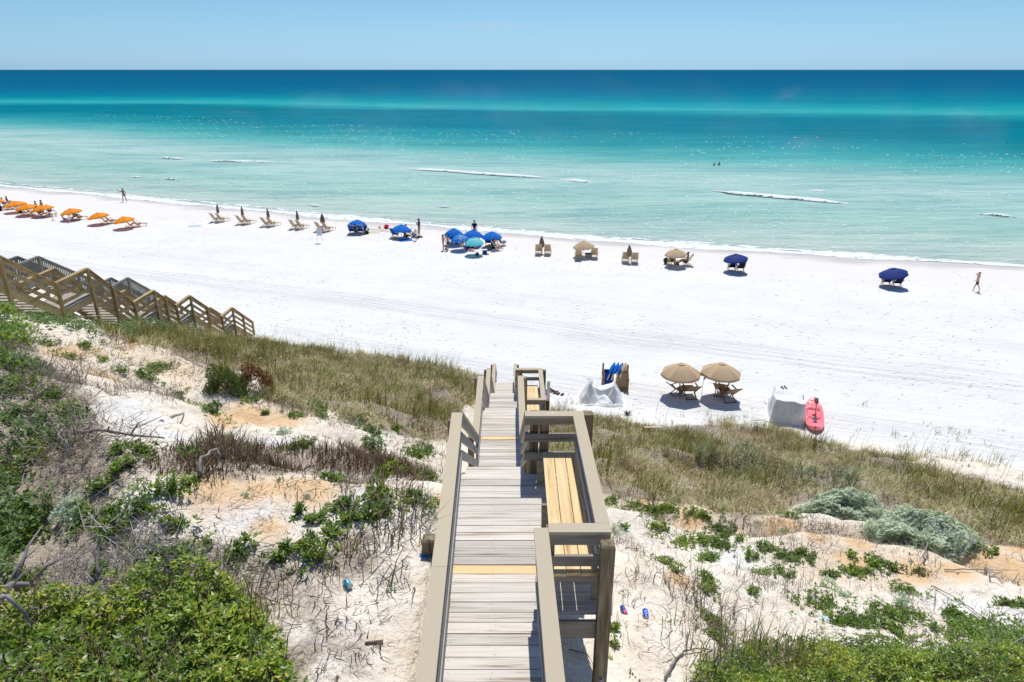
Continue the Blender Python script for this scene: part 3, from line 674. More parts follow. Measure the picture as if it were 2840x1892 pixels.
TWIG = leaf_mat("twigs", [(0, (.12, .085, .06)), (.5, (.25, .20, .155)), (1, (.42, .37, .31))], .85, 0)
TWIG_L = leaf_mat("pale_twigs", [(0, (.20, .175, .15)), (.5, (.37, .34, .30)), (1, (.58, .55, .51))], .85, 0)
GR_DRY = leaf_mat("dune_grass", [(0, (.19, .155, .095)), (.25, (.42, .36, .23)), (.5, (.37, .335, .185)), (.72, (.60, .52, .38)), (.9, (.72, .66, .50)), (1, (.84, .79, .65))], .7, .35, .2, (1.2, 1.2, .8), (.9, [(.34, (.60, .52, .46)), (.46, (1.2, 1.15, 1.1)), (.56, (1.0, 1.08, .88)), (.68, (1.45, 1.38, 1.4))]))
GR_GREEN = leaf_mat("green_grass", [(0, (.09, .105, .03)), (.5, (.18, .205, .06)), (.85, (.29, .29, .11)), (1, (.44, .40, .20))], .6, .25, .25, None, (1.1, [(.35, (.7, .7, .6)), (.6, (1.3, 1.15, .9))]))
GR_BLUE = leaf_mat("bluish_grass", [(0, (.10, .14, .08)), (.6, (.20, .27, .17)), (1, (.36, .42, .31))], .6, .2, .25)
GR_BROWN = leaf_mat("brown_weeds", [(0, (.08, .05, .032)), (.45, (.17, .115, .072)), (.8, (.28, .20, .13)), (1, (.40, .32, .21))], .8, .1, .15)
GR_GREY = leaf_mat("grey_grass", [(0, (.18, .15, .11)), (.5, (.34, .29, .22)), (1, (.55, .49, .40))], .8, .15, .15, (1, 1, 1))

def unit(v): return v / np.maximum(np.linalg.norm(v, axis=-1, keepdims=True), 1e-9)
def make_leaves(base, d, side, length, width, cup=.12):
    """one folded four-cornered leaf per row: stalk end, two shoulders, tip"""
    N = len(base); length = np.reshape(length, (-1, 1)); width = np.reshape(width, (-1, 1))
    nrm = unit(np.cross(d, side))
    mid = base + d * length * .48
    V = np.stack([base, mid + side * width * .5 + nrm * length * cup, base + d * length - nrm * length * cup * .6, mid - side * width * .5 + nrm * length * cup], 1).reshape(-1, 3)
    return V, np.arange(N * 4).reshape(N, 4)
def dirs_up(N, rng, tilt):
    a = rng.uniform(0, 2 * PI, N); t = rng.uniform(0, 1, N) ** .8 * tilt
    return np.stack([np.cos(a) * np.sin(t), np.sin(a) * np.sin(t), np.cos(t)], 1)
def shrub_mesh(seed, rx=1.0, rz=.55, n_ros=420, per=7, ll=.10, lw=.045, lob=.62, depth_=.40, flat=0.0, spread=1.0, gapl=-.22):
    """leaf rosettes spread through a lobed dome; unit radius"""
    rng = np.random.default_rng(seed)
    u = unit(rng.normal(size=(n_ros * 2, 3))); u = u[u[:, 2] > -.05][:n_ros]; M = len(u)
    lobe = 1 + lob * fbm(u[:, 0] * 1.6 + 9 + seed, u[:, 1] * 1.6 + u[:, 2] * 1.1, seed, 3) * 1.6
    rad = lobe * (1 - depth_ * rng.uniform(0, 1, M) ** 1.6)
    C = u * rad[:, None] * np.array([rx, rx, rz])
    gap = fbm(C[:, 0] * 2.6 + seed, C[:, 1] * 2.6, seed + 7, 2) > gapl
    C = C[gap]; u = u[gap]; M = len(C)
    nr = unit(u * np.array([.8, .8, 1.0]) + np.array([0, 0, .45]))
    B = np.repeat(C, per, 0); Nn = np.repeat(nr, per, 0); K = len(B)
    tang = unit(np.cross(Nn, unit(rng.normal(size=(K, 3)))))
    d = unit(tang * spread + Nn * rng.uniform(.15, .9, (K, 1)))
    side = unit(np.cross(d, Nn))
    s = rng.uniform(.65, 1.25, K)
    return make_leaves(B + Nn * rng.uniform(-.3, .3, (K, 1)) * ll, d, side, ll * s, lw * s)
def stick_mesh(P0, P1, P2, r):
    """bent three-sided sticks through three points"""
    N = len(P0); out = []; d = unit(P2 - P0); a = unit(np.cross(d, unit(RNG.normal(size=(N, 3))))); b = np.cross(d, a)
    for P, k in ((P0, 1.0), (P1, .75), (P2, .3)):
        for q in range(3):
            an = 2 * PI * q / 3; out.append(P + (a * math.cos(an) + b * math.sin(an)) * np.reshape(r, (-1, 1)) * k)
    V = np.stack(out, 1).reshape(-1, 3); i0 = np.arange(N)[:, None] * 9; F = []
    for s in (0, 3):
        for q in range(3): F.append(np.stack([i0[:, 0] + s + q, i0[:, 0] + s + (q + 1) % 3, i0[:, 0] + s + 3 + (q + 1) % 3, i0[:, 0] + s + 3 + q], 1))
    return V, np.concatenate(F)
def stems_mesh(seed, n, rx, rz, r=.012):
    rng = np.random.default_rng(seed); a = rng.uniform(0, 2 * PI, n); q = rng.uniform(.35, 1, n)
    P0 = np.stack([np.cos(a) * .12 * rx, np.sin(a) * .12 * rx, np.full(n, -.08)], 1)
    P2 = np.stack([np.cos(a) * q * rx, np.sin(a) * q * rx, rz * np.sqrt(1 - (q * .85) ** 2) * rng.uniform(.6, 1.0, n)], 1)
    P1 = P0 * .5 + P2 * .5 + rng.normal(size=(n, 3)) * .06 * rx + np.array([0, 0, .05 * rz])
    return stick_mesh(P0, P1, P2, r * rng.uniform(.6, 1.3, n))

MESHES = {}
def fol(key, **kw):
    if key not in MESHES: MESHES[key] = np_mesh(key, *shrub_mesh(**kw))
    return MESHES[key]
STEM_ME = [np_mesh("stem", *stems_mesh(k, 26, .9, .5, .016)) for k in range(3)]
for s_ in STEM_ME: s_.materials.append(TWIG)
# kind -> (leaf material, mesh options). small shrubs use few big leaves, large ones many small leaves
def variants(kind, size):
    big = size > 1.1; mid = size > .55
    if kind in 'gdyo':
        o = dict(n_ros=1500, per=6, ll=.062, lw=.028, rz=.50) if big else dict(n_ros=560, per=7, ll=.105, lw=.046, rz=.52) if mid else dict(n_ros=150, per=8, ll=.20, lw=.085, rz=.5)
    elif kind == 's':
        o = dict(n_ros=1900, per=6, ll=.070, lw=.020, rz=.42, depth_=.35, spread=.8) if big else dict(n_ros=170, per=8, ll=.24, lw=.07, rz=.6, spread=.7)
    else: o = dict(n_ros=1500, per=7, ll=.085, lw=.018, rz=.75, lob=.5, spread=.55)
    return o, ('big' if big else 'mid' if mid else 'small')
LMAT = {'g': LF_GREEN, 'b': LF_BRIGHT, 'd': LF_DARK, 's': LF_SILVER, 'y': LF_OLIVE, 'o': LF_OLIVE}
WORDS = {'g': "leafy", 'b': "bright green", 'd': "dark green", 's': "silvery", 'o': "yellow green"}
# (px, py, width in picture px, kind, label detail)
SHRUBS = """195 792 28 g|112 787 32 g|162 818 30 b|356 840 52 g|335 859 42 g|277 852 26 g|238 825 24 g|487 936 50 d|408 908 46 d|551 1026 34 b|523 1007 38 s|327 1035 46 g|269 1036 30 g|431 1045 32 g
271 1077 28 d|297 1067 18 g|400 1110 72 g|167 941 56 g|71 957 70 d|28 950 60 d|58 987 44 g|152 1012 38 g|63 1043 90 b|15 880 90 g|52 872 60 b|25 838 60 g|20 757 90 d|8 1085 60 b|120 905 46 d|96 1000 40 g
723 931 62 g|683 951 28 g|740 955 28 g|612 948 14 g|655 988 32 s|815 969 52 d|853 987 46 d|908 982 30 g|974 1028 60 d|954 1040 42 g|858 1018 42 d|690 1018 48 g|901 1071 52 b|967 1088 60 g|766 1099 42 g|579 918 34 d|852 1104 30 s
163 1163 95 s|204 1175 46 s|44 1169 100 g|73 1207 86 g|181 1204 44 b|268 1181 72 g|333 1169 42 g|400 1204 42 g|263 1210 58 d|391 1265 100 g|540 1271 62 g|228 1119 32 g|233 1315 26 b|20 1240 70 g|50 1330 60 g
715 1254 72 b|662 1264 16 g|643 1283 30 g|865 1169 78 g|988 1154 44 g|953 1140 52 g|874 1125 52 b|792 1160 46 d|738 1195 16 b|688 1179 14 g|766 1222 32 d|795 1201 18 b|821 1195 16 d|715 1198 13 d|705 1140 16 s|567 1137 22 s
1464 1158 38 g|1404 1151 32 g|1499 1168 32 b|1524 1171 36 b|1541 1173 24 g|1553 1185 24 s|1600 1176 40 b|1622 1185 20 g|1511 1210 48 b|1664 1210 56 d|1417 1217 30 s|1436 1214 13 b|1809 1183 42 g|1740 1204 20 s|1802 1215 24 s
1574 1241 46 b|1632 1244 36 g|1611 1243 18 g|1663 1252 36 g|1625 1280 46 g|1663 1234 16 g|1763 1258 30 g|1725 1275 28 d|1794 1277 26 g|1823 1284 28 g|1749 1315 36 g|1790 1311 28 g|1813 1325 14 d|1622 1323 34 b|1629 1349 46 b|1732 1356 26 g
1531 1289 40 d|1555 1313 16 g|1632 1421 34 g|1644 1435 42 b|1639 1461 18 b|1536 1547 13 s|2079 1354 48 g|2075 1381 56 s|2040 1406 56 g|2070 1411 48 g|2102 1411 20 d|1887 1378 62 g|1912 1346 46 s|1941 1366 36 s
1946 1415 82 g|1991 1430 60 d|2062 1450 66 g|2010 1482 118 g|2321 1455 98 g|2183 1403 42 g|2217 1420 42 g|2242 1435 40 g|2190 1435 26 g|2289 1211 46 g|2316 1386 36 g|2281 1270 20 g|2035 1297 50 d|2003 1290 30 g|1976 1312 42 g|1958 1317 24 g|2119 1314 36 o
1818 1282 18 g|1840 1272 20 g|1860 1285 26 d|1956 1277 20 g|2320 1165 52 b|2345 1185 32 g|1407 1444 15 b|1410 1478 20 b|1403 1512 16 b|2350 1390 30 g|1700 1240 18 g|1905 1320 20 g|2150 1445 26 d|2240 1255 22 g"""
near_words = [(0, 250, 0, 1110, "at the far left below the stairs"), (250, 480, 0, 1080, "on ochre sand below the stairs"), (480, 780, 0, 1080, "on pale sand below the left grass"), (780, 1060, 0, 1120, "below the grass left of the boardwalk"),
              (0, 300, 1080, 1600, "above the bottom left thicket"), (300, 600, 1080, 1600, "among grey twigs left of centre"), (600, 1060, 1120, 1600, "on the white sand left of the boardwalk"),
              (1380, 1560, 0, 1600, "just right of the boardwalk"), (1560, 1720, 0, 1600, "on sand right of the drink cans"), (1720, 1880, 0, 1600, "on the slope right of centre"), (1880, 2160, 0, 1600, "below the big silvery bushes"), (2160, 2400, 0, 1600, "at the right edge of the dune")]
SPOTS = []
ORD = ["", "second ", "third ", "fourth ", "fifth ", "sixth ", "seventh ", "eighth ", "ninth ", "tenth ", "eleventh ", "twelfth ", "thirteenth ", "fourteenth ", "fifteenth "]
def place_shrub(px, py, w, kind, idx):
    foot = hit(px, py + w * .18); size = w * depth(foot) / FD            # width in metres
    o, sz = variants(kind, size); v = idx % 3; key = f"{kind if kind=='s' else 'g'}_{sz}_{v}"
    if key not in MESHES: MESHES[key] = np_mesh("foliage", *shrub_mesh(seed=11 + v * 5 + len(key), **o))
    root = empty("shrub", foot, random.uniform(0, 2 * PI), size * .5)
    f = bpy.data.objects.new("foliage", MESHES[key].copy() if not MESHES.get(key + kind) else MESHES[key + kind]); MESHES[key + kind] = f.data
    if not f.data.materials: f.data.materials.append(LMAT[kind])
    COL.objects.link(f); f.parent = root; f.scale = (random.uniform(.9, 1.45), random.uniform(.65, 1.05), random.uniform(.65, 1.15)); SPOTS.append((foot.x, foot.y, size, kind))
    s = bpy.data.objects.new("stems", STEM_ME[v]); COL.objects.link(s); s.parent = root
    return root, size
lst = []
for row in SHRUBS.replace("\n", "|").split("|"):
    a, b, c, k = row.split(); lst.append((int(a), int(b), int(c), k))
groups_n = {}
for i, (px, py, w, k) in enumerate(lst):
    where = next((t for x0, x1, y0, y1, t in near_words if x0 <= px < x1 and y0 <= py < y1), "on the dune")
    groups_n.setdefault((k, where), []).append((px, py, w, i))
SIDE_W = ["leftmost", "second from the left", "third from the left", "fourth from the left", "fifth from the left", "sixth from the left", "seventh from the left", "eighth from the left", "ninth from the left", "tenth from the left", "eleventh from the left", "twelfth from the left", "thirteenth from the left", "fourteenth from the left", "fifteenth from the left", "sixteenth from the left", "seventeenth from the left", "eighteenth from the left"]
for (k, where), members in groups_n.items():
    members.sort()
    for j, (px, py, w, i) in enumerate(members):
        r, size = place_shrub(px, py, w, k, i)
        sw = "tiny" if size < .28 else "small" if size < .55 else "rounded" if size < 1.0 else "broad"
        base = where.replace("on sand right of the drink cans", "right of the drink cans")
        lab = f"{sw} {WORDS[k]} shrub {base}" + ("" if len(members) == 1 else f", {SIDE_W[min(j, len(SIDE_W)-1)]}" if j < len(members) - 1 else ", rightmost")
        if len(members) == 1: lab += ""
        tag(r, lab, "shrub", f"{WORDS[k]} shrubs on the dune")
        assert len(lab.split()) <= 16, lab

# ---- the special bushes
def big_bush(name, label, px, py, wpx, hm, fmat, seed, parts, ratio=1.0, rot=None, stems=True, **o):
    o.setdefault('depth_', .3)
    foot = hit(px, py); size = wpx * depth(foot) / FD
    root = empty(name, foot, 0, 1.0); tag(root, label, "shrub")
    V, F = shrub_mesh(seed=seed, rx=1.0, gapl=-.6, **o); V = V * np.array([size / 2, size / 2 * ratio, hm]); V[:, 2] += (T(V[:, 0] + foot.x, V[:, 1] + foot.y) - foot.z) * .85
    link("foliage", np_mesh("foliage", V, F), fmat, root)
    if stems:
        V, F = stems_mesh(seed, 60, size / 2, hm * .9, .012); link("stems", np_mesh("stems", V, F), TWIG, root)
    for nm, m, o2 in parts:
        V, F = shrub_mesh(seed=seed + 3, rx=1.0, **o2[0]); V = V * np.array([size / 2, size / 2 * ratio, hm]) * o2[1] + np.array(o2[2]); V[:, 2] += (T(V[:, 0] + foot.x, V[:, 1] + foot.y) - foot.z) * .85; link(nm, np_mesh(nm, V, F), m, root)
    return root
big_bush("silver_bush", "broad silvery blue green bush with purple flowers above the ochre sand, left of two", 1930, 1172, 168, .50, LF_SILVER, 71,
         [("flowers", FLOWER, (dict(n_ros=130, per=6, ll=.022, lw=.016, rz=.95, depth_=.05), 1.02, (0, 0, .02)))], .75, 0, n_ros=2600, per=7, ll=.085, lw=.036, rz=.95, depth_=.35, spread=1.6, lob=.42)
big_bush("silver_bush", "largest silvery bush with purple flowers at the right, lower of two", 2108, 1248, 216, .55, LF_SILVER, 83,
         [("flowers", FLOWER, (dict(n_ros=170, per=6, ll=.020, lw=.015, rz=.95, depth_=.05), 1.02, (0, 0, .02)))], .78, 0, n_ros=3300, per=7, ll=.072, lw=.031, rz=.95, depth_=.35, spread=1.6, lob=.42)
big_bush("rust_bush", "dark green and rust red bush standing on the ochre sand below the stairs", 530, 900, 105, .72, LF_OLIVE, 91,
         [("rust_shoots", LF_RUST, (dict(n_ros=2200, per=7, ll=.07, lw=.03, rz=.9, lob=.4, spread=.6), .70, (.55, .35, .22))), ("dark_leaves", LF_DARK, (dict(n_ros=2200, per=7, ll=.07, lw=.03, rz=.9, lob=.4, spread=.6), .92, (-.05, -.1, 0)))], .7, 0, n_ros=1800, per=6, ll=.055, lw=.016, rz=.85, lob=.5, spread=.5)

# ---- region sampling: polygons drawn over the slope, points kept on the ground that falls inside them
def pip(px, py, poly):
    ins = np.zeros(len(px), bool); n_ = len(poly); j = n_ - 1
    for i in range(n_):
        xi, yi = poly[i]; xj, yj = poly[j]
        c = ((yi > py) != (yj > py)) & (px < (xj - xi) * (py - yi) / (yj - yi + 1e-12) + xi); ins ^= c; j = i
    return ins
def sample(poly, per_m2, rng, soft=14.0, clump=0.0, cscale=1.2, seed=0, maxn=400000, sandy=None):
    pts = [hit(a, min(b, 1600)) for a, b in poly]
    x0, x1 = min(p.x for p in pts) - 1, max(p.x for p in pts) + 1; y0, y1 = min(p.y for p in pts) - 1, max(p.y for p in pts) + 1.5
    n_ = int((x1 - x0) * (y1 - y0) * per_m2); n_ = min(n_, 1500000)
    x = rng.uniform(x0, x1, n_); y = rng.uniform(y0, y1, n_); z = T(x, y)
    a, b, _ = proj(x, y, z)
    jit = fbm(x * .9, y * .9, 77 + seed, 4, .65) * soft * 2
    k = pip(a + jit, b + jit * .5 + rng.normal(0, soft * .15, n_), poly)
    if clump > 0: k &= rng.uniform(0, 1, n_) < np.clip(.5 + clump * 1.7 * fbm(x * cscale, y * cscale, 88 + seed, 4, .6), 0.0, 1)
    # nothing grows through the boardwalk
    k &= ~((np.abs(x - walk_cx(y) - .22) < .95) & (y < 8.4)) & ~((np.abs(x - walk_cx(y)) < .62) & (y < 32)) & ~((np.abs(x - walk_cx(y) - .35) < 1.05) & (y > 18.4) & (y < 21.3))
    k &= ~((x < -15.9) & (x > -17.3) & (y > 21))
    x, y, z = x[k], y[k], z[k]
    return x[:maxn], y[:maxn], z[:maxn]
def blades(x, y, z, rng, hmin, hmax, w, lean=.5, bend=.5, per=1, tuft=.0, wind=(.25, .1)):
    if per > 1:
        x = np.repeat(x, per) + rng.normal(0, tuft, len(x) * per); y = np.repeat(y, per) + rng.normal(0, tuft, len(y) * per); z = T(x, y)
    N = len(x); B = np.stack([x, y, z - .03], 1)
    hgt = rng.uniform(hmin, hmax, N) * np.clip(1 + 1.1 * fbm(x * .9, y * .9, 66, 3), .35, 1.9)
    a = rng.uniform(0, 2 * PI, N); t = np.abs(rng.normal(0, lean, N))
    d1 = unit(np.stack([np.cos(a) * t + wind[0] * .5, np.sin(a) * t + wind[1] * .5, np.ones(N)], 1))
    d2 = unit(d1 + np.stack([np.cos(a) * bend + wind[0], np.sin(a) * bend + wind[1], -bend * rng.uniform(.0, 1.2, N)], 1))
    P1 = B + d1 * (hgt * .55)[:, None]; P2 = P1 + d2 * (hgt * .5)[:, None]
    s = unit(np.stack([np.cos(a + 1.57 + rng.normal(0, .8, N)), np.sin(a + 1.57), rng.normal(0, .2, N)], 1)); ww = (w * rng.uniform(.6, 1.4, N))[:, None] / 2
    V = np.stack([B - s * ww, B + s * ww, P1 + s * ww * .8, P1 - s * ww * .8, P2 + s * ww * .12, P2 - s * ww * .12], 1).reshape(-1, 3)
    i0 = np.arange(N) * 6
    F = np.concatenate([np.stack([i0, i0 + 1, i0 + 2, i0 + 3], 1), np.stack([i0 + 3, i0 + 2, i0 + 4, i0 + 5], 1)])
    return V, F
def stuff(name, label, cat, V, F, mat):
    o = link(name, np_mesh(name, V, F), mat); tag(o, label, cat, kind="stuff"); return o
r_ = np.random.default_rng(21)
TL = [(-60, 1420), (60, 1400), (120, 1375), (210, 1395), (330, 1330), (450, 1325), (530, 1372), (585, 1432), (650, 1485), (682, 1568), (682, 1620), (-60, 1620)]
GL = [(225, 752), (330, 745), (430, 762), (590, 782), (700, 800), (860, 815), (1000, 835), (1105, 860), (1105, 905), (1050, 950), (1038, 1015), (960, 1008), (880, 990), (800, 965), (760, 940), (700, 945), (620, 925), (600, 905), (615, 860), (500, 850), (400, 805), (330, 790), (225, 772)]
GR_ = [(1240, 938), (1340, 952), (1480, 978), (1700, 972), (1830, 992), (1950, 1032), (2060, 1052), (2200, 1098), (2400, 1140), (2400, 1262), (2230, 1250), (2190, 1200), (2000, 1170), (1850, 1150), (1800, 1180), (1700, 1192), (1600, 1160), (1500, 1150), (1400, 1140), (1240, 1100)]
x, y, z = sample(GL, 100, r_, 18, .75, .75, 1); V, F = blades(x, y, z, r_, .14, .42, .018, .68, 1.0, 8, .07); stuff("dune_grass", "dry tan and olive grass covering the slope left of the boardwalk", "grass", V, F, GR_DRY); n1 = len(F)
x, y, z = sample(GR_, 110, r_, 18, .75, .75, 2); V, F = blades(x, y, z, r_, .14, .42, .016, .68, 1.0, 8, .07); stuff("dune_grass", "dry tan and olive grass covering the slope right of the boardwalk", "grass", V, F, GR_DRY); n2 = len(F)
x, y, z = sample(GL, 34, r_, 12, .9, .5, 3); V, F = blades(x, y, z, r_, .3, .65, .016, .3, .5, 4, .05); V2, F2 = blades(*sample([(240, 760), (460, 775), (620, 800), (600, 850), (420, 800), (260, 790)], 40, r_, 10, .8, .9, 4), r_, .2, .55, .018, .35, .6, 5, .05)
stuff("green_dune_grass", "greener grass tufts mixed into the left slope and under the stairs", "grass", np.concatenate([V, V2]), np.concatenate([F, F2 + len(V)]), GR_GREEN)
x, y, z = sample(GR_, 36, r_, 12, .9, .5, 5); V, F = blades(x, y, z, r_, .28, .6, .016, .3, .5, 4, .05); stuff("green_dune_grass", "greener grass tufts mixed into the right slope", "grass", V, F, GR_GREEN)
x, y, z = sample([(1590, 1040), (1720, 1020), (1760, 1075), (1900, 1085), (2000, 1110), (1960, 1140), (1800, 1120), (1640, 1100)], 60, r_, 16, .5, .8, 6); V, F = blades(x, y, z, r_, .2, .5, .024, .4, .6, 4, .05); stuff("bluish_grass", "band of bluish green grass across the right slope", "grass", V, F, GR_BLUE)
# tall seed stalks along the seaward edge
E1 = [(590, 775), (720, 795), (880, 812), (1000, 832), (1105, 862), (1105, 890), (880, 850), (590, 805)]; E2 = [(1240, 938), (1700, 972), (1830, 990), (2060, 1040), (2400, 1110), (2400, 1160), (2060, 1085), (1700, 1000), (1240, 970)]
a1 = sample(E1, 3.2, r_, 10, .4, .9, 7); a2 = sample(E2, 2.6, r_, 10, .5, .9, 8); x, y, z = [np.concatenate([p, q]) for p, q in zip(a1, a2)]
V, F = blades(x, y, z, r_, .7, 1.25, .012, .1, .12, 2, .1); N = len(V) // 6; tops = V.reshape(N, 6, 3)[:, 4]
hd = unit(np.stack([r_.normal(.3, .3, N), r_.normal(0, .2, N), -np.ones(N) * .3 + .8], 1)); V2, F2 = make_leaves(tops - np.array([0, 0, .06]), hd, unit(np.cross(hd, [0, 0, 1.0])), np.full(N, .13), np.full(N, .035))
stuff("sea_oats", "tall seed stalks of sea oats along the edge of the grass", "grass", np.concatenate([V, V2]), np.concatenate([F, F2 + len(V)]), GR_DRY)
# sparse grass on the beach side
SP1 = [(2050, 990), (2180, 980), (2360, 1040), (2400, 1120), (2200, 1085), (2060, 1040)]; SP2 = [(1700, 880), (2000, 930), (1900, 975), (1480, 975), (1480, 930)]; SP3 = [(1250, 905), (1340, 925), (1360, 950), (1240, 945)]; SP4 = [(760, 800), (1000, 815), (1100, 850), (900, 825)]; SP5 = [(1700, 895), (1790, 900), (1800, 935), (1700, 930)]
for nm, lb, pl, dn in (("sparse_grass", "thin grass tufts scattered on the beach at the right", SP1, 1.6), ("sparse_grass", "thin grass tufts on the sand between parasols and dune", SP2, .5), ("sparse_grass", "thin grass beside the white post by the boardwalk", SP3, 5), ("sparse_grass", "thin grass tufts on the beach left of the boardwalk", SP4, 2.0)):
    x, y, z = sample(pl, dn, r_, 12, .7, .6, 9); V, F = blades(x, y, z, r_, .15, .5, .016, .45, .5, 12, .10); stuff(nm, lb, "grass", V, F, GR_GREEN)
# brown weeds
BW = [(330, 1040), (480, 1020), (620, 1012), (740, 1025), (900, 1045), (1005, 1075), (1000, 1100), (880, 1098), (700, 1088), (500, 1108), (390, 1090), (320, 1075)]
x, y, z = sample(BW, 260, r_, 14, .7, .8, 12); V, F = blades(x, y, z, r_, .10, .32, .013, .45, .4, 5, .05, (.05, 0)); stuff("brown_weeds", "band of reddish brown dry weeds across the middle of the left slope", "weeds", V, F, GR_BROWN)
# grey matted dead grass edging
for lb, pl, dn, mt in [("grey matted dead grass edging the left grass slope", [(180, 885), (330, 890), (480, 905), (620, 905), (760, 950), (620, 945), (480, 925), (300, 918), (170, 915)], 70, GR_GREY),
                   ("grey dead grass between the ochre sand and the left grass slope", [(520, 840), (640, 860), (760, 930), (700, 960), (620, 940), (590, 900), (540, 870), (400, 850), (390, 800)], 60, GR_GREY),
                   ("brown and grey weeds spread between the ochre sand and the boardwalk", [(640, 1080), (860, 1090), (1010, 1100), (1005, 1160), (880, 1150), (760, 1130), (640, 1110)], 60, GR_BROWN),
                   ("grey thatch along the lower edge of the left grass slope", [(640, 900), (780, 950), (900, 990), (1030, 1010), (1030, 1060), (900, 1035), (800, 1000), (690, 955)], 70, GR_GREY),
                   ("tan dead grass left of the bench end of the boardwalk", [(860, 960), (1040, 930), (1040, 1040), (960, 1020)], 60, GR_GREY),
                   ("grey brown brush below the right grass slope", [(1420, 1130), (1560, 1150), (1720, 1190), (1880, 1200), (1950, 1260), (1800, 1260), (1640, 1220), (1500, 1180), (1400, 1150)], 60, GR_GREY),
                   ("grey dead brush at the right edge between green shrubs", [(2210, 1210), (2354, 1220), (2380, 1300), (2230, 1280)], 45, GR_GREY),
                   ("brown weeds around the leafy shrub left of the boardwalk", [(680, 1290), (760, 1230), (840, 1190), (960, 1150), (1010, 1160), (1000, 1220), (900, 1250), (860, 1300), (760, 1380), (700, 1360)], 110, GR_BROWN),
                   ("brown and green weeds on the sand above the left thicket", [(560, 1330), (700, 1290), (820, 1400), (880, 1500), (830, 1600), (740, 1600), (700, 1500), (640, 1440)], 70, GR_BROWN),
                   ("thin brown weeds right of the boardwalk by the cans", [(1400, 1240), (1460, 1230), (1680, 1380), (1700, 1520), (1600, 1480), (1480, 1380), (1420, 1330)], 60, GR_BROWN),
                   ("fine dry grass over the bare left slope", [(200, 1080), (700, 1090), (1020, 1090), (1000, 1300), (940, 1568), (860, 1568), (560, 1330), (250, 1320)], 55, GR_GREY),
                   ("fine dry grass over the ochre sand below the stairs", [(60, 770), (600, 790), (640, 920), (200, 900), (60, 850)], 45, GR_GREY),
                   ("fine dry grass over the bare right slope", [(1400, 1150), (1800, 1190), (2354, 1240), (2354, 1500), (1900, 1490), (1420, 1568)], 38, GR_GREY)]:
    x, y, z = sample(pl, dn, r_, 18, .9, 1.1, 13); V, F = blades(x, y, z, r_, .08, .30, .011, .8, .6, 4, .07, (.05, 0)); stuff("dead_grass" if mt is GR_GREY else "brown_weeds", lb, "weeds", V, F, mt)
# green blades on the near sand
x, y, z = sample([(780, 1210), (1000, 1190), (985, 1300), (960, 1420), (880, 1420), (800, 1330)], 14, r_, 20, .9, .9, 14); V, F = blades(x, y, z, r_, .15, .4, .012, .5, .4, 5, .05); stuff("green_grass", "loose green grass blades on the white sand left of the boardwalk", "grass", V, F, GR_GREEN)

# ---- dead brushwood: tangles of bare twigs
def brush(label, poly, dn, rng, ln=(.15, .6), r=.004, mat=TWIG_L, up=.7, seed=0, rise=.35, clump=.8):
    x, y, z = sample(poly, dn, rng, 16, clump, .8, seed); N = len(x)
    hgt = rng.uniform(0, 1, N) * rise * np.clip(.6 + fbm(x * .7, y * .7, 45, 3), .1, 1.4)
    P0 = np.stack([x, y, z + hgt - .02], 1); a = rng.uniform(0, 2 * PI, N); t = rng.uniform(.2, 1.45, N); l = rng.uniform(*ln, N)
    d = np.stack([np.cos(a) * np.sin(t), np.sin(a) * np.sin(t), np.cos(t) * up], 1); P2 = P0 + d * l[:, None]
    P1 = (P0 + P2) / 2 + rng.normal(size=(N, 3)) * (l * .12)[:, None]
    V, F = stick_mesh(P0, P1, P2, r * rng.uniform(.5, 1.7, N)); return stuff("dead_brush", label, "dead brush", V, F, mat)
brush("grey tangle of bare twigs above the bottom left thicket", [(90, 1290), (200, 1210), (380, 1230), (480, 1300), (560, 1330), (440, 1350), (330, 1350), (200, 1400), (60, 1420), (60, 1340)], 800, r_, (.10, .42), .0034, TWIG_L, .6, 21, .28)
brush("grey bare twigs around the shrubs at the left edge", [(0, 740), (70, 790), (120, 850), (190, 880), (230, 950), (240, 1010), (150, 1080), (60, 1090), (0, 1100)], 330, r_, (.12, .42), .0042, TWIG, .8, 22, .45)
brush("fallen brown twigs on the sand below the left shrubs", [(150, 950), (300, 980), (400, 1010), (330, 1060), (300, 1150), (200, 1180), (100, 1110)], 320, r_, (.15, .5), .0045, TWIG, .4, 23, .12)
brush("brown twigs around the round shrubs left of centre", [(420, 1230), (640, 1250), (680, 1330), (700, 1450), (560, 1360), (400, 1320)], 380, r_, (.1, .35), .003, TWIG, .5, 24, .12)
brush("scattered twigs on the bare sand left of the boardwalk", [(300, 1080), (700, 1100), (1000, 1110), (990, 1568), (720, 1568), (500, 1300)], 130, r_, (.06, .28), .0026, TWIG, .25, 25, .05, .9)
brush("scattered twigs on the bare sand right of the boardwalk", [(1400, 1180), (1800, 1200), (2354, 1290), (2354, 1500), (2000, 1520), (1650, 1520), (1420, 1560)], 110, r_, (.06, .3), .0026, TWIG, .3, 26, .08, .9)
brush("dark brown twiggy brush beside the silvery bushes", [(1840, 1190), (1900, 1210), (1960, 1260), (1880, 1250), (1810, 1240)], 200, r_, (.1, .35), .004, TWIG, .9, 27, .35)
brush("grey dead twigs showing through the bottom left thicket", TL, 260, r_, (.08, .32), .003, TWIG_L, .7, 33, .3, .9)
brush("scattered brown twigs and stalks over the whole left slope", [(60, 800), (500, 900), (1000, 1040), (1010, 1300), (940, 1568), (740, 1568), (560, 1320), (200, 1250), (60, 1000)], 75, r_, (.05, .22), .0032, TWIG, .35, 34, .06, .9)
brush("grey twigs over the green thicket at the bottom right", [(1600, 1540), (1750, 1490), (2000, 1500), (2354, 1500), (2354, 1568), (1600, 1568)], 190, r_, (.1, .4), .003, TWIG_L, .9, 28, .5)
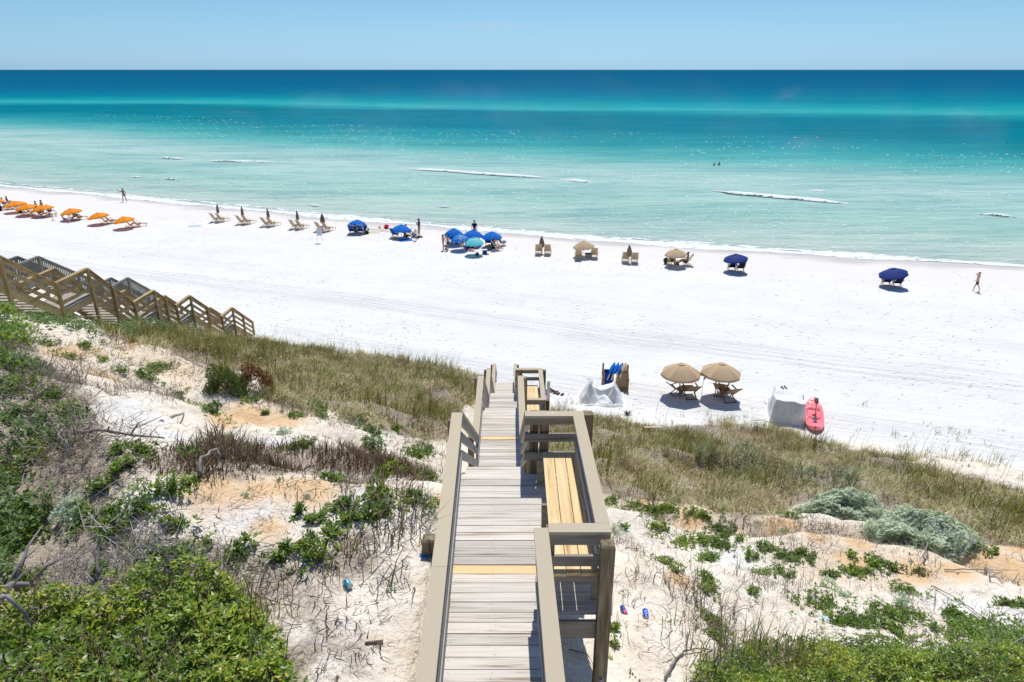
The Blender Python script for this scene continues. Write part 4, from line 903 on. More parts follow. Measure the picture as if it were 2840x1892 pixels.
brush("bare twigs at the left between shrubs and white sand", [(150, 1080), (250, 1100), (380, 1140), (420, 1230), (250, 1260), (200, 1220), (330, 1150)], 420, r_, (.1, .4), .0035, TWIG, .5, 29, .12)
brush("fallen twigs on the ochre sand at the upper left", [(60, 790), (350, 790), (600, 840), (560, 890), (200, 880), (100, 850)], 70, r_, (.15, .5), .006, TWIG, .35, 30, .06)

# ---- leafy thickets: a continuous mat of leaves over an uneven surface
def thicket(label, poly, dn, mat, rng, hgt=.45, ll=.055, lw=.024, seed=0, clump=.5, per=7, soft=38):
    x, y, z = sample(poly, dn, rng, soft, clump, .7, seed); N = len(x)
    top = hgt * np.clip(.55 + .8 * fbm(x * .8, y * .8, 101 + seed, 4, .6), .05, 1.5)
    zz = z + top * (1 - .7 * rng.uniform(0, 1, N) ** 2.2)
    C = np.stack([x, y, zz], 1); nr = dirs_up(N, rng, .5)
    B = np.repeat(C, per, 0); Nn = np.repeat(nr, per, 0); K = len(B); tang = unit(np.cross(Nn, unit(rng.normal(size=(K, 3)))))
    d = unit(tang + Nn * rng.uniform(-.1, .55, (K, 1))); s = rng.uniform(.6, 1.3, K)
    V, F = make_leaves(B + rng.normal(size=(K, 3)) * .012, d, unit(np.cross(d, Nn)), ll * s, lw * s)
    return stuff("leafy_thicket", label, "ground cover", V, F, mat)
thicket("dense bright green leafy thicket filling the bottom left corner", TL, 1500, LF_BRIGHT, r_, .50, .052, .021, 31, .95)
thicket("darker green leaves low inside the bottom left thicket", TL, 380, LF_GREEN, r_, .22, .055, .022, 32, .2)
thicket("green leafy cover at the left edge above the dead log", [(-60, 1090), (40, 1120), (110, 1140), (150, 1170), (130, 1230), (100, 1290), (70, 1350), (0, 1400), (-60, 1400)], 400, LF_DARK, r_, .34, .055, .024, 33, .95)
thicket("green leafy cover around the shrubs at the left edge", [(-40, 820), (40, 830), (110, 880), (190, 930), (190, 960), (120, 1020), (100, 1080), (30, 1110), (-40, 1110)], 200, LF_DARK, r_, .50, .070, .028, 34, 1.0)
thicket("dark green and grey leafy cover below the stairs at the far left", [(-40, 700), (30, 720), (70, 770), (75, 800), (40, 820), (-40, 830)], 240, LF_GREEN, r_, .6, .08, .034, 35, .7)
TR = [(1585, 1600), (1600, 1545), (1660, 1505), (1750, 1485), (1860, 1490), (1960, 1520), (2080, 1540), (2180, 1530), (2260, 1500), (2400, 1480), (2400, 1620), (1585, 1620)]
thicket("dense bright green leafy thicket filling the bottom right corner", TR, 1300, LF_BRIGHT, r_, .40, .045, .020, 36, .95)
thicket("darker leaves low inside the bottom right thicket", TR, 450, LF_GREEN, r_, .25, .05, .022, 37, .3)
thicket("olive green leaves at the right end of the bottom right thicket", [(2150, 1480), (2280, 1470), (2380, 1500), (2380, 1580), (2150, 1570), (2080, 1530)], 700, LF_GREEN, r_, .5, .05, .022, 38, .5)
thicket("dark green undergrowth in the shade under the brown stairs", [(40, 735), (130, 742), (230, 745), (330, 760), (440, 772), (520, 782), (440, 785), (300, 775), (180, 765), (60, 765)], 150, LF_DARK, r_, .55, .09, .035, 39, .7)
# low runners of the same leaves spreading out from the shrubs
rx_, ry_ = [], []
for (ax_, ay_, sz_, kd_) in SPOTS:
    if kd_ in 'gbd':
        m_ = int(10 + 60 * sz_); th = r_.uniform(0, 2 * PI); q = r_.normal(0, .55, m_) * sz_; q2 = r_.normal(0, .22, m_) * sz_
        rx_.append(ax_ + q * math.cos(th) - q2 * math.sin(th)); ry_.append(ay_ + q * math.sin(th) + q2 * math.cos(th))
rx_ = np.concatenate(rx_); ry_ = np.concatenate(ry_); kk_ = np.abs(rx_ - walk_cx(ry_) - .3) > 1.15; rx_, ry_ = rx_[kk_], ry_[kk_]; rz_ = T(rx_, ry_); N = len(rx_); per = 8
C = np.stack([rx_, ry_, rz_ + r_.uniform(.01, .09, N)], 1); B = np.repeat(C, per, 0) + r_.normal(size=(N * per, 3)) * .012; K = len(B); Nn = np.repeat(dirs_up(N, r_, .5), per, 0); tg = unit(np.cross(Nn, unit(r_.normal(size=(K, 3))))); d = unit(tg + Nn * r_.uniform(.1, .8, (K, 1)))
V, F = make_leaves(B, d, unit(np.cross(d, Nn)), .058 * r_.uniform(.6, 1.3, K), .025 * r_.uniform(.6, 1.3, K)); stuff("ground_cover", "low creeping leaves spreading over the sand between the shrubs", "ground cover", V, F, LF_GREEN)
for lb_, pl_, dn_, up_, mt_ in (("dry brown stems standing through the bottom left thicket", TL, 70, .6, GR_BROWN), ("dry stems and grass standing through the bottom right thicket", TR, 90, .5, GR_GREEN), ("yellow green shoots along the top of the bottom left thicket", [(330, 1320), (470, 1320), (560, 1370), (640, 1440), (700, 1500), (600, 1480), (480, 1400), (350, 1370)], 130, .5, GR_GREEN)):
    x, y, z = sample(pl_, dn_, r_, 16, 1.0, .7, 51); V, F = blades(x, y, z + .12, r_, .18, up_, .011, .35, .4, 4, .06, (.05, 0)); stuff("dry_stems", lb_, "weeds", V, F, mt_)
# little seedlings dotted about
for lb, pl, dn, m in (("small green seedlings dotted over the left sand", [(100, 1100), (1000, 1090), (990, 1568), (720, 1568), (560, 1330), (200, 1300)], 1.8, LF_GREEN), ("small green seedlings dotted over the right sand", [(1400, 1150), (1850, 1200), (2354, 1260), (2354, 1500), (1900, 1490), (1420, 1568)], 2.6, LF_GREEN), ("small green seedlings dotted over the ochre sand", [(60, 780), (600, 800), (700, 930), (600, 1010), (200, 900)], 1.6, LF_BRIGHT)):
    x, y, z = sample(pl, dn, r_, 14, .9, .6, 41); N = len(x); per = 9; C = np.repeat(np.stack([x, y, z + .01], 1), per, 0) + r_.normal(size=(N * per, 3)) * np.array([.035, .035, .01]); K = len(C)
    d = unit(r_.normal(size=(K, 3)) + np.array([0, 0, .9])); d[:, 2] = np.abs(d[:, 2]); V, F = make_leaves(C, d, unit(np.cross(d, [0, .1, 1.0])), .05 * r_.uniform(.6, 1.5, K), .024 * r_.uniform(.6, 1.3, K)); stuff("seedlings", lb, "ground cover", V, F, m)

# ---- driftwood, logs and branches one can tell apart
BARK = wood("grey_bark", [(.3, (.12, .10, .085)), (.5, (.26, .235, .21)), (.7, (.42, .39, .36))], (9, 9, 9), .9, .15, .6)
def branch(name, label, pts, r0, lift=.06, cat="branch", sub=()):
    P = []
    for i, (a, b) in enumerate(pts):
        p = hit(a, b); P.append(p + Vector((0, 0, lift * (1 if 0 < i < len(pts) - 1 else .4))))
    Q = [];                                       # smooth and wobble
    for i in range(len(P) - 1):
        for k in range(4): t = k / 4; Q.append(P[i].lerp(P[i + 1], t) + Vector((random.gauss(0, r0 * .5), random.gauss(0, r0 * .5), random.gauss(0, r0 * .4))))
    Q.append(P[-1]); n_ = len(Q); c = P[0].copy()
    mb = MB(); mb.tube([q - c for q in Q], [r0 * (1 - .65 * i / (n_ - 1)) for i in range(n_)], 7)
    root = link(name, mb.mesh(name, True), BARK, None, c); tag(root, label, cat)
    for j, (i0, dx, dy, ln) in enumerate(sub):     # side twigs as a child each
        b0 = Q[min(n_ - 1, int(i0 * n_))] - c; mb = MB(); e = b0 + Vector((dx * ln, dy * ln, ln * .35)); m_ = (b0 + e) / 2 + Vector((0, 0, ln * .12))
        mb.tube([b0, m_, e], [r0 * .38, r0 * .25, r0 * .08], 5); o = mb.build("twig", BARK, root, True)
    return root
branch("driftwood_stick", "straight dark driftwood stick on the white and ochre patch", [(378, 972), (424, 952)], .035)
branch("dead_branch", "pale crooked dead branch at the left between the shrubs", [(117, 987), (137, 1010), (150, 1035), (178, 1043)], .03, .15, sub=((.3, -.6, .5, .5), (.6, .5, .4, .4)))
branch("dead_branch", "long thin grey branch lying level below the white sand patch", [(170, 1006), (225, 1008), (280, 1016), (380, 1015)], .028, .12, sub=((.5, .5, -.6, .5), (.75, .4, .4, .4)))
branch("dead_branch", "pale arched branch standing out of the brown weeds", [(464, 1104), (467, 1089), (502, 1071), (517, 1076)], .022, .2)
branch("dead_log", "thick grey forked log at the left edge above the green thicket", [(-10, 1408), (41, 1382), (93, 1357)], .048, .16, "log", ((.3, .2, .9, .5), (.6, -.1, .9, .6), (.8, .6, .5, .4)))
branch("dead_log", "smooth pale log lying in the bottom left thicket", [(-10, 1490), (30, 1492), (58, 1491), (95, 1482)], .028, .5, "log", ((.5, .5, .6, .4), (.8, .6, -.2, .3)))
branch("dead_branch", "thin grey branch reaching into the top of the thicket", [(263, 1388), (303, 1368)], .016, .3)
branch("dead_branch", "forked bare twig standing up from the grey brush", [(232, 1360), (240, 1325), (262, 1295)], .014, .35, sub=((.5, .6, .5, .35), (.3, -.5, .4, .3)))
branch("bare_stake", "upright bare stem below the shrub left of centre", [(522, 1384), (515, 1340), (509, 1285)], .02, .12)
branch("dead_branch", "curved brown branch on the sand at the bottom right", [(1527, 1562), (1548, 1530), (1570, 1504), (1598, 1498), (1637, 1499)], .017, .05, sub=((.3, -.5, .4, .25), (.6, .3, .6, .25)))
branch("dead_branch", "thin curved stick on the sand beside the tall corner post", [(1436, 1259), (1462, 1264), (1486, 1276)], .010, .03)
branch("dead_branch", "long straight stick on the ochre sand at the right, upper one", [(2171, 1314), (2250, 1316), (2341, 1317)], .013, .06)
branch("dead_branch", "long straight stick on the ochre sand at the right, lower one", [(2200, 1322), (2304, 1319)], .013, .05)
branch("dead_branch", "crooked pale stick standing on the ochre sand at the right", [(2264, 1306), (2271, 1337), (2288, 1339), (2305, 1350)], .014, .10)
branch("bare_stake", "pale bare stake standing in front of the largest silvery bush", [(2121, 1299), (2124, 1275), (2129, 1256)], .02, .25)
branch("dead_branch", "dark stick running down the white sand at the right", [(2193, 1376), (2230, 1405), (2274, 1435)], .012, .05)
branch("dead_branch", "grey stick pointing left on the white sand at the right", [(2144, 1351), (2193, 1374)], .014, .05)
branch("dead_branch", "pale twig over the top of the bottom right thicket", [(1940, 1505), (1965, 1512), (2000, 1520)], .010, .3)
branch("dead_branch", "dark arching stem on the ochre ledge left of the boardwalk", [(860, 1136), (876, 1118), (905, 1108)], .012, .08)
branch("dead_branch", "dry forked branch on the shaded sand beneath the bench", [(1308, 1498), (1347, 1510), (1375, 1549)], .009, .05, sub=((.4, .4, .6, .2),))
branch("dead_branch", "grey driftwood root on the sand above the two drink cans", [(1571, 1193), (1590, 1180), (1604, 1172)], .02, .1)

# leaf litter and dead thatch cover the soil under the plants
PX, PY, _ = proj(X.ravel(), Y.ravel(), Zt.ravel()); lit = np.zeros(X.size)
frontal = (Y.ravel() > 2) & (Y.ravel() < 48)
for pl, amt in ((GL, .78), (GR_, .78), (TL, 1.0), (TR, 1.0), (BW, .55), ([(90, 1290), (200, 1210), (380, 1230), (480, 1300), (560, 1330), (440, 1350), (330, 1350), (200, 1400), (60, 1420), (60, 1340)], .6),
                ([(-60, 740), (70, 790), (120, 850), (190, 880), (230, 950), (240, 1010), (330, 1060), (250, 1180), (150, 1280), (60, 1400), (-60, 1420)], .62), ([(700, 1290), (760, 1230), (840, 1190), (1000, 1170), (900, 1250), (760, 1380), (880, 1500), (820, 1600), (700, 1500)], .42), ([(420, 1230), (640, 1250), (680, 1330), (700, 1450), (560, 1360), (400, 1320)], .5)):
    lit = np.maximum(lit, np.where(pip(PX, PY, pl) & frontal, amt, 0))
lit = lit.reshape(X.shape)
for _ in range(3): lit[1:-1, 1:-1] = (lit[1:-1, 1:-1] * 2 + lit[:-2, 1:-1] + lit[2:, 1:-1] + lit[1:-1, :-2] + lit[1:-1, 2:]) / 6
add_attr(gme, "litter", lit)
# ================================================================== BEACH THINGS
def cloth(name, c, rough=.75, trans=.12, var=.035):
    n = NT(name); f = n.noise(n.coord(), 9, 3); col = n.ramp(f, [(.3, tuple(v * (1 - var) for v in c)), (.7, tuple(min(1, v * (1 + var)) for v in c))])
    n.bump(n.noise(n.coord(), 60, 2), .1, .004)
    n.lk(col, n.b.inputs['Base Color']); n.b.inputs['Roughness'].default_value = rough; n.b.inputs['Specular IOR Level'].default_value = .2
    if trans:
        tr = n.a("ShaderNodeBsdfTranslucent"); mx = n.a("ShaderNodeMixShader"); mx.inputs[0].default_value = trans; n.lk(col, tr.inputs[0]); n.lk(n.b.outputs[0], mx.inputs[1]); n.lk(tr.outputs[0], mx.inputs[2]); n.lk(mx.outputs[0], n.out.inputs[0])
    return n.m
def ringed(name, stops):
    n = NT(name); tc = n.a("ShaderNodeTexCoord"); sp = n.a("ShaderNodeSeparateXYZ"); n.lk(tc.outputs['Object'], sp.inputs[0])
    r2 = n.math('SQRT', n.math('ADD', n.math('MULTIPLY', sp.outputs[0], sp.outputs[0]), n.math('MULTIPLY', sp.outputs[1], sp.outputs[1])))
    col = n.ramp(n.math('ADD', r2, n.math('MULTIPLY', n.math('SUBTRACT', n.noise(tc.outputs['Object'], 6, 3), .5), .03)), stops, 'CONSTANT' if len(stops) > 4 else 'LINEAR'); n.lk(col, n.b.inputs['Base Color'])
    tr = n.a("ShaderNodeBsdfTranslucent"); mx = n.a("ShaderNodeMixShader"); mx.inputs[0].default_value = .2; n.lk(col, tr.inputs[0]); n.lk(n.b.outputs[0], mx.inputs[1]); n.lk(tr.outputs[0], mx.inputs[2]); n.lk(mx.outputs[0], n.out.inputs[0])
    n.b.inputs['Roughness'].default_value = .6; return n.m
ORANGE = cloth("orange_cloth", (.92, .30, .012)); BLUE = cloth("blue_cloth", (.0, .17, .64)); NAVY = cloth("navy_cloth", (.012, .035, .20), .7, .05); TAN = cloth("tan_cloth", (.60, .44, .27))
BROWNC = cloth("brown_cloth", (.24, .185, .12), .8, .05); CHAIRTAN = cloth("chair_tan", (.42, .31, .19)); CHAIRBLUE = cloth("chair_blue", (.01, .06, .30)); CHAIRNAVY = cloth("chair_navy", (.01, .016, .05)); CHAIRORANGE = cloth("chair_orange", (.62, .13, .02))
def _tb(m):
    t = m.node_tree; tc = t.nodes.new('ShaderNodeTexCoord'); nz = t.nodes.new('ShaderNodeTexNoise'); nz.inputs['Scale'].default_value = 2.2; nz.inputs['Detail'].default_value = 2; nz.inputs['Distortion'].default_value = 1.8; bp = t.nodes.new('ShaderNodeBump'); bp.inputs['Strength'].default_value = .7; bp.inputs['Distance'].default_value = .06
    t.links.new(tc.outputs['Object'], nz.inputs['Vector']); t.links.new(nz.outputs[0], bp.inputs['Height']); t.links.new(bp.outputs[0], t.nodes['Principled BSDF'].inputs['Normal'])
WHITEC = cloth("white_cloth", (.80, .80, .80), .7, .1, .04); TARP = cloth("tarp", (.86, .86, .84), .6, .12, .05)
_tb(TARP)
CYAN = ringed("cyan_cloth", [(.0, (.02, .42, .60)), (.22, (.01, .38, .58)), (.26, (.22, .72, .74)), (1.0, (.10, .62, .68))])
STRIPE = ringed("striped_cloth", [(0, (.02, .30, .62)), (.10, (.10, .48, .72)), (.2, (.0, .17, .55)), (.3, (.10, .46, .72)), (.38, (.0, .14, .52)), (.52, (.06, .36, .68)), (.62, (.0, .13, .52)), (.84, (.10, .55, .75))])
POLE = simple("pole", (.62, .62, .60), .4, .5); POLEW = simple("wood_pole", (.42, .30, .18), .6); CHW = simple("chair_wood", (.48, .32, .15), .6, .3, .2, 30); CHWD = simple("chair_wood_dark", (.22, .13, .06), .6, .3, .2, 30); CHWL = simple("chair_wood_pale", (.62, .50, .34), .6, .3, .15, 30)
BLACK = simple("black_stuff", (.012, .012, .014), .6); GREYP = simple("grey_plastic", (.35, .36, .37), .5); WHITEP = simple("white_plastic", (.75, .76, .76), .4)
SKIN = simple("skin", (.52, .28, .18), .55, .4, .08); SKIND = simple("tanned_skin", (.30, .14, .08), .55, .4, .08); SKINL = simple("pale_skin", (.62, .38, .27), .55, .4, .06)
HAIR = simple("brown_hair", (.06, .035, .02), .6); HAIRL = simple("light_hair", (.22, .13, .06), .6); HAIRB = simple("black_hair", (.01, .009, .009), .5)

def zc(ox, oy, s):
    return lambda x, y: ((ox + x / s) / 1.20646, (oy + y / s) / 1.20646)
ZA = zc(0, 480, 3.267); ZAB = zc(0, 520, 6.539); Z2 = zc(560, 540, 3.363); Z2B = zc(940, 580, 9.054); Z3 = zc(1160, 580, 3.923); Z3B = zc(1200, 590, 10.7); Z4 = zc(1700, 640, 4.708); Z5 = zc(2340, 700, 4.708); Z6 = zc(1560, 960, 3.097); Z6B = zc(1800, 960, 4.527); Z6C = zc(1560, 980, 8.7125)
def G(p): v = at_z(p[0], p[1], 0); v.z = max(float(T(v.x, v.y)), -.05); return at_z(p[0], p[1], v.z)

def canopy_mb(Rr, rise, n_, valance=.12, notch=True):
    mb = MB(); rings = 7
    def pt(a, t):
        ph = (a * n_) % 1.0; k = math.cos(PI / n_) / math.cos((ph - .5) * 2 * PI / n_)
        r = Rr * t * (k * (1 - .0 * t)) / 1.0; ang = 2 * PI * a
        sag = .05 * rise * math.sin(PI * ph) * t
        return Vector((math.cos(ang) * r, math.sin(ang) * r, rise * (1 - t ** 1.75) - sag))
    mb.grid(lambda u, v: pt(u, .03 + .97 * v), n_ * 6, rings, closed=True)
    def val(u, v):
        p = pt(u, 1.0); ph = (u * n_) % 1.0
        return p + Vector((p.x * .012 * v, p.y * .012 * v, -valance * v * (.75 + .25 * math.sin(PI * ph))))
    mb.grid(val, n_ * 6, 1, closed=True)
    mb.grid(lambda u, v: pt(u, .0 + .17 * v) + Vector((0, 0, .035)), n_ * 4, 2, closed=True)      # vent cap
    return mb
def umbrella(label, base, rim, wpx, mat, rise=.42, n_=8, pole=POLE, grp=None, dy=0.0, hlim=(.85, 1.75), logo=False, cat="beach umbrella"):
    B = G(base); C = at_y(rim[0], rim[1], B.y + dy)
    if C.z < B.z + hlim[0] or C.z > B.z + hlim[1]:
        C = at_z(rim[0], rim[1], B.z + min(max(C.z - B.z, hlim[0]), hlim[1])); B = Vector((at_y(base[0], base[1], C.y).x, C.y - dy, 0)); B.z = max(0, float(T(B.x, B.y)))
    Rr = wpx / 2 * depth(C) / FD; ax = (C - B); lc = ax.length; ax.normalize()
    root = empty("beach_umbrella", B); root.rotation_mode = 'QUATERNION'; root.rotation_quaternion = ax.to_track_quat('Z', 'Y')
    tag(root, label, cat, grp)
    c = canopy_mb(Rr, rise, n_).build("canopy", mat, root, False, (0, 0, lc))
    mb = MB(); mb.tube([(0, 0, -.25), (0, 0, lc + rise + .02)], .028 if pole is POLEW else .020, 8); mb.build("pole", pole, root)
    mb = MB(); mb.tube([(0, 0, lc + rise + .02), (0, 0, lc + rise + .09)], [.022, .008], 8); mb.build("finial", POLE, root)
    mb = MB()
    for k in range(n_):
        a = 2 * PI * k / n_; mb.tube([(0, 0, lc + rise - .12), (math.cos(a) * Rr * .97, math.sin(a) * Rr * .97, lc - .005)], .006, 4)
    mb.build("ribs", POLE, root)
    if logo:
        a0 = 3.6; mb = MB()
        def lp(u, v):
            t = .60 + .26 * v; a = a0 + (u - .5) * .34; r = Rr * t; return Vector((math.cos(a) * r, math.sin(a) * r, lc + rise * (1 - t ** 1.75) + .015))
        mb.grid(lp, 4, 4); mb.build("logo_patch", WHITEC, root)
    return root
def closed_umbrella(label, base, top, mat=BROWNC, grp=None, wmax=.15):
    B = G(base); C = at_y(top[0], top[1], B.y); Lh = min(max((C - B).length, 1.6), 2.6); ax = (C - B).normalized()
    root = empty("closed_umbrella", B); root.rotation_mode = 'QUATERNION'; root.rotation_quaternion = ax.to_track_quat('Z', 'Y'); tag(root, label, "beach umbrella", grp)
    mb = MB()
    def f(u, v):
        r = (.03 + (wmax - .03) * math.sin(min(v * 1.25, 1) * PI / 2)) * (1 + .28 * math.cos(u * 16 * PI)) * (1 if v < .95 else .8); a = 2 * PI * u
        return Vector((math.cos(a) * r, math.sin(a) * r, Lh * (1 - .62 * v)))
    mb.grid(f, 48, 12, closed=True); mb.build("folded_canopy", mat, root, True)
    mb = MB(); mb.tube([(0, 0, -.2), (0, 0, Lh + .05)], .02, 8); mb.build("pole", POLEW, root)
    return root

def chair_proto(name, label, fabric, frame, style):
    """lounge chair facing +Y; 'lounge' has a footrest, 'upright' is a low sand chair"""
    w = .56; root = empty(name, (0, -500, 0)); tag(root, label, "beach chair")
    back_top = (-.50, 1.02) if style != 'recline' else (-.75, .86); hinge = (-.05, .27); front = (.42, .36)
    for s_ in (-1, 1):
        x = s_ * w / 2; mb = MB()
        mb.beam((x, hinge[0] + .12, hinge[1] - .10), (x, back_top[0], back_top[1]), .03, .05)
        mb.build("back_frame", frame, root)
        mb = MB(); xo = x - s_ * .035; mb.beam((xo, -.42, .0), (xo, front[0], front[1] + .02), .03, .05); mb.build("seat_frame", frame, root)
        mb = MB(); mb.beam((x + s_ * .035, .30, .0), (x + s_ * .035, -.22, .56), .028, .045); mb.build("leg", frame, root)
        mb = MB(); mb.beam((x + s_ * .03, -.34, .56), (x + s_ * .03, .26, .58), .065, .025); mb.build("armrest", frame, root)
    for yy_, zz_ in ((back_top[0], back_top[1] - .02), (-.42, .03), (front[0], front[1])):
        mb = MB(); mb.beam((-w / 2, yy_, zz_), (w / 2, yy_, zz_), .035, .04); mb.build("crossbar", frame, root)
    mb = MB()
    def sl(u, v):
        x = (u - .5) * (w - .06)
        if v < .5: t = v / .5; y = front[0] + (hinge[0] - front[0]) * t; z = front[1] + (hinge[1] - front[1]) * t - .07 * math.sin(PI * t)
        else: t = (v - .5) / .5; y = hinge[0] + (back_top[0] * .96 - hinge[0]) * t; z = hinge[1] + (back_top[1] * .97 - hinge[1]) * t - .0; y -= .03 * math.sin(PI * t)
        return Vector((x, y, z - .03 * (1 - (2 * u - 1) ** 2) * 0))
    mb.grid(sl, 4, 16); mb.build("sling", fabric, root, True)
    if style == 'lounge':
        mb = MB()
        for s_ in (-1, 1): mb.beam((s_ * (w / 2 - .06), front[0], front[1] - .02), (s_ * (w / 2 - .06), 1.0, .26), .028, .04); mb.beam((s_ * (w / 2 - .06), .95, .26), (s_ * (w / 2 - .06), .85, 0), .026, .035)
        for k in range(5): mb.box((0, .5 + k * .11, .345 - k * .021), (w - .1, .05, .015))
        mb.build("footrest", frame, root)
    return root
CH = {'orange': chair_proto("beach_chair", "x", CHAIRORANGE, CHW, 'lounge'), 'tan': chair_proto("beach_chair", "x", CHAIRTAN, CHWL, 'lounge'), 'tan2': chair_proto("beach_chair", "x", CHAIRTAN, CHWD, 'recline'), 'blue': chair_proto("beach_chair", "x", CHAIRBLUE, CHWL, 'upright'), 'navy': chair_proto("beach_chair", "x", CHAIRNAVY, CHWL, 'upright')}
def chair(kind, p, rz, label, grp, sc=1.0):
    c = copy_tree(CH[kind]); c.location = G(p); c.rotation_euler = (0, 0, rz); c.scale = (sc,) * 3; tag(c, label, "beach chair", grp); return c

# ------------------------------------------------------------------ people
BASEJ = dict(pelvis=(0, 0, .52), spine=(0, .005, .63), chest=(0, 0, .745), neck=(0, .0, .835), head=(0, .012, .895), crown=(0, .008, .95), nose=(0, .075, .89),
             shL=(-.10, 0, .80), elL=(-.135, -.01, .64), wrL=(-.14, .03, .49), shR=(.10, 0, .80), elR=(.135, -.01, .64), wrR=(.14, .03, .49),
             hipL=(-.05, 0, .50), knL=(-.056, .015, .275), anL=(-.06, -.01, .04), toL=(-.065, .085, .018), hipR=(.05, 0, .50), knR=(.056, .015, .275), anR=(.06, -.01, .04), toR=(.065, .085, .018))
RAD = dict(pelvis=.078, spine=.064, chest=.078, neck=.030, head=.048, crown=.038, nose=.008, sh=.036, el=.025, wr=.017, hip=.056, kn=.034, an=.022, to=.020)
EDG = [('pelvis', 'spine'), ('spine', 'chest'), ('chest', 'neck'), ('neck', 'head'), ('head', 'crown'), ('head', 'nose')] + [(a + s, b + s) if a not in ('chest', 'pelvis') else (a, b + s) for s in 'LR' for a, b in (('chest', 'sh'), ('sh', 'el'), ('el', 'wr'), ('pelvis', 'hip'), ('hip', 'kn'), ('kn', 'an'), ('an', 'to'))]
def skin_mesh(name, V, E, Rd, sub=1):
    me = bpy.data.meshes.new(name); me.from_pydata([tuple(v) for v in V], E, []); o = bpy.data.objects.new(name, me); COL.objects.link(o)
    md = o.modifiers.new("skin", 'SKIN'); md.use_smooth_shade = True
    for i, r in enumerate(Rd): sv = me.skin_vertices[0].data[i]; sv.radius = (r, r); sv.use_root = (i == 0)
    sb = o.modifiers.new("sub", 'SUBSURF'); sb.levels = sub; sb.render_levels = sub
    dg = bpy.context.evaluated_depsgraph_get(); dg.update(); out = bpy.data.meshes.new_from_object(o.evaluated_get(dg)); bpy.data.objects.remove(o); bpy.data.meshes.remove(me); out.name = name
    return out
STAND = {}
SIT = dict(pelvis=(0, -.12, .13), spine=(0, -.15, .24), chest=(0, -.17, .36), neck=(0, -.16, .45), head=(0, -.14, .51), crown=(0, -.15, .565), nose=(0, -.075, .505),
           shL=(-.10, -.16, .415), elL=(-.14, -.13, .26), wrL=(-.12, .03, .24), shR=(.10, -.16, .415), elR=(.14, -.13, .26), wrR=(.12, .03, .24),
           hipL=(-.05, -.09, .12), knL=(-.06, .13, .19), anL=(-.06, .30, .04), toL=(-.065, .34, .07), hipR=(.05, -.09, .12), knR=(.06, .13, .19), anR=(.06, .30, .04), toR=(.065, .34, .07))
CHAIRSIT = {k: (v[0], v[1] + .02, v[2] + .10 if k[:2] not in ('an', 'to') else v[2] + .03) for k, v in SIT.items()}
BEND = dict(spine=(0, .06, .60), chest=(0, .16, .62), neck=(0, .25, .60), head=(0, .31, .58), crown=(0, .36, .575), nose=(0, .33, .52), shL=(-.10, .19, .62), elL=(-.12, .24, .47), wrL=(-.10, .30, .35), shR=(.10, .19, .62), elR=(.12, .24, .47), wrR=(.10, .30, .35))
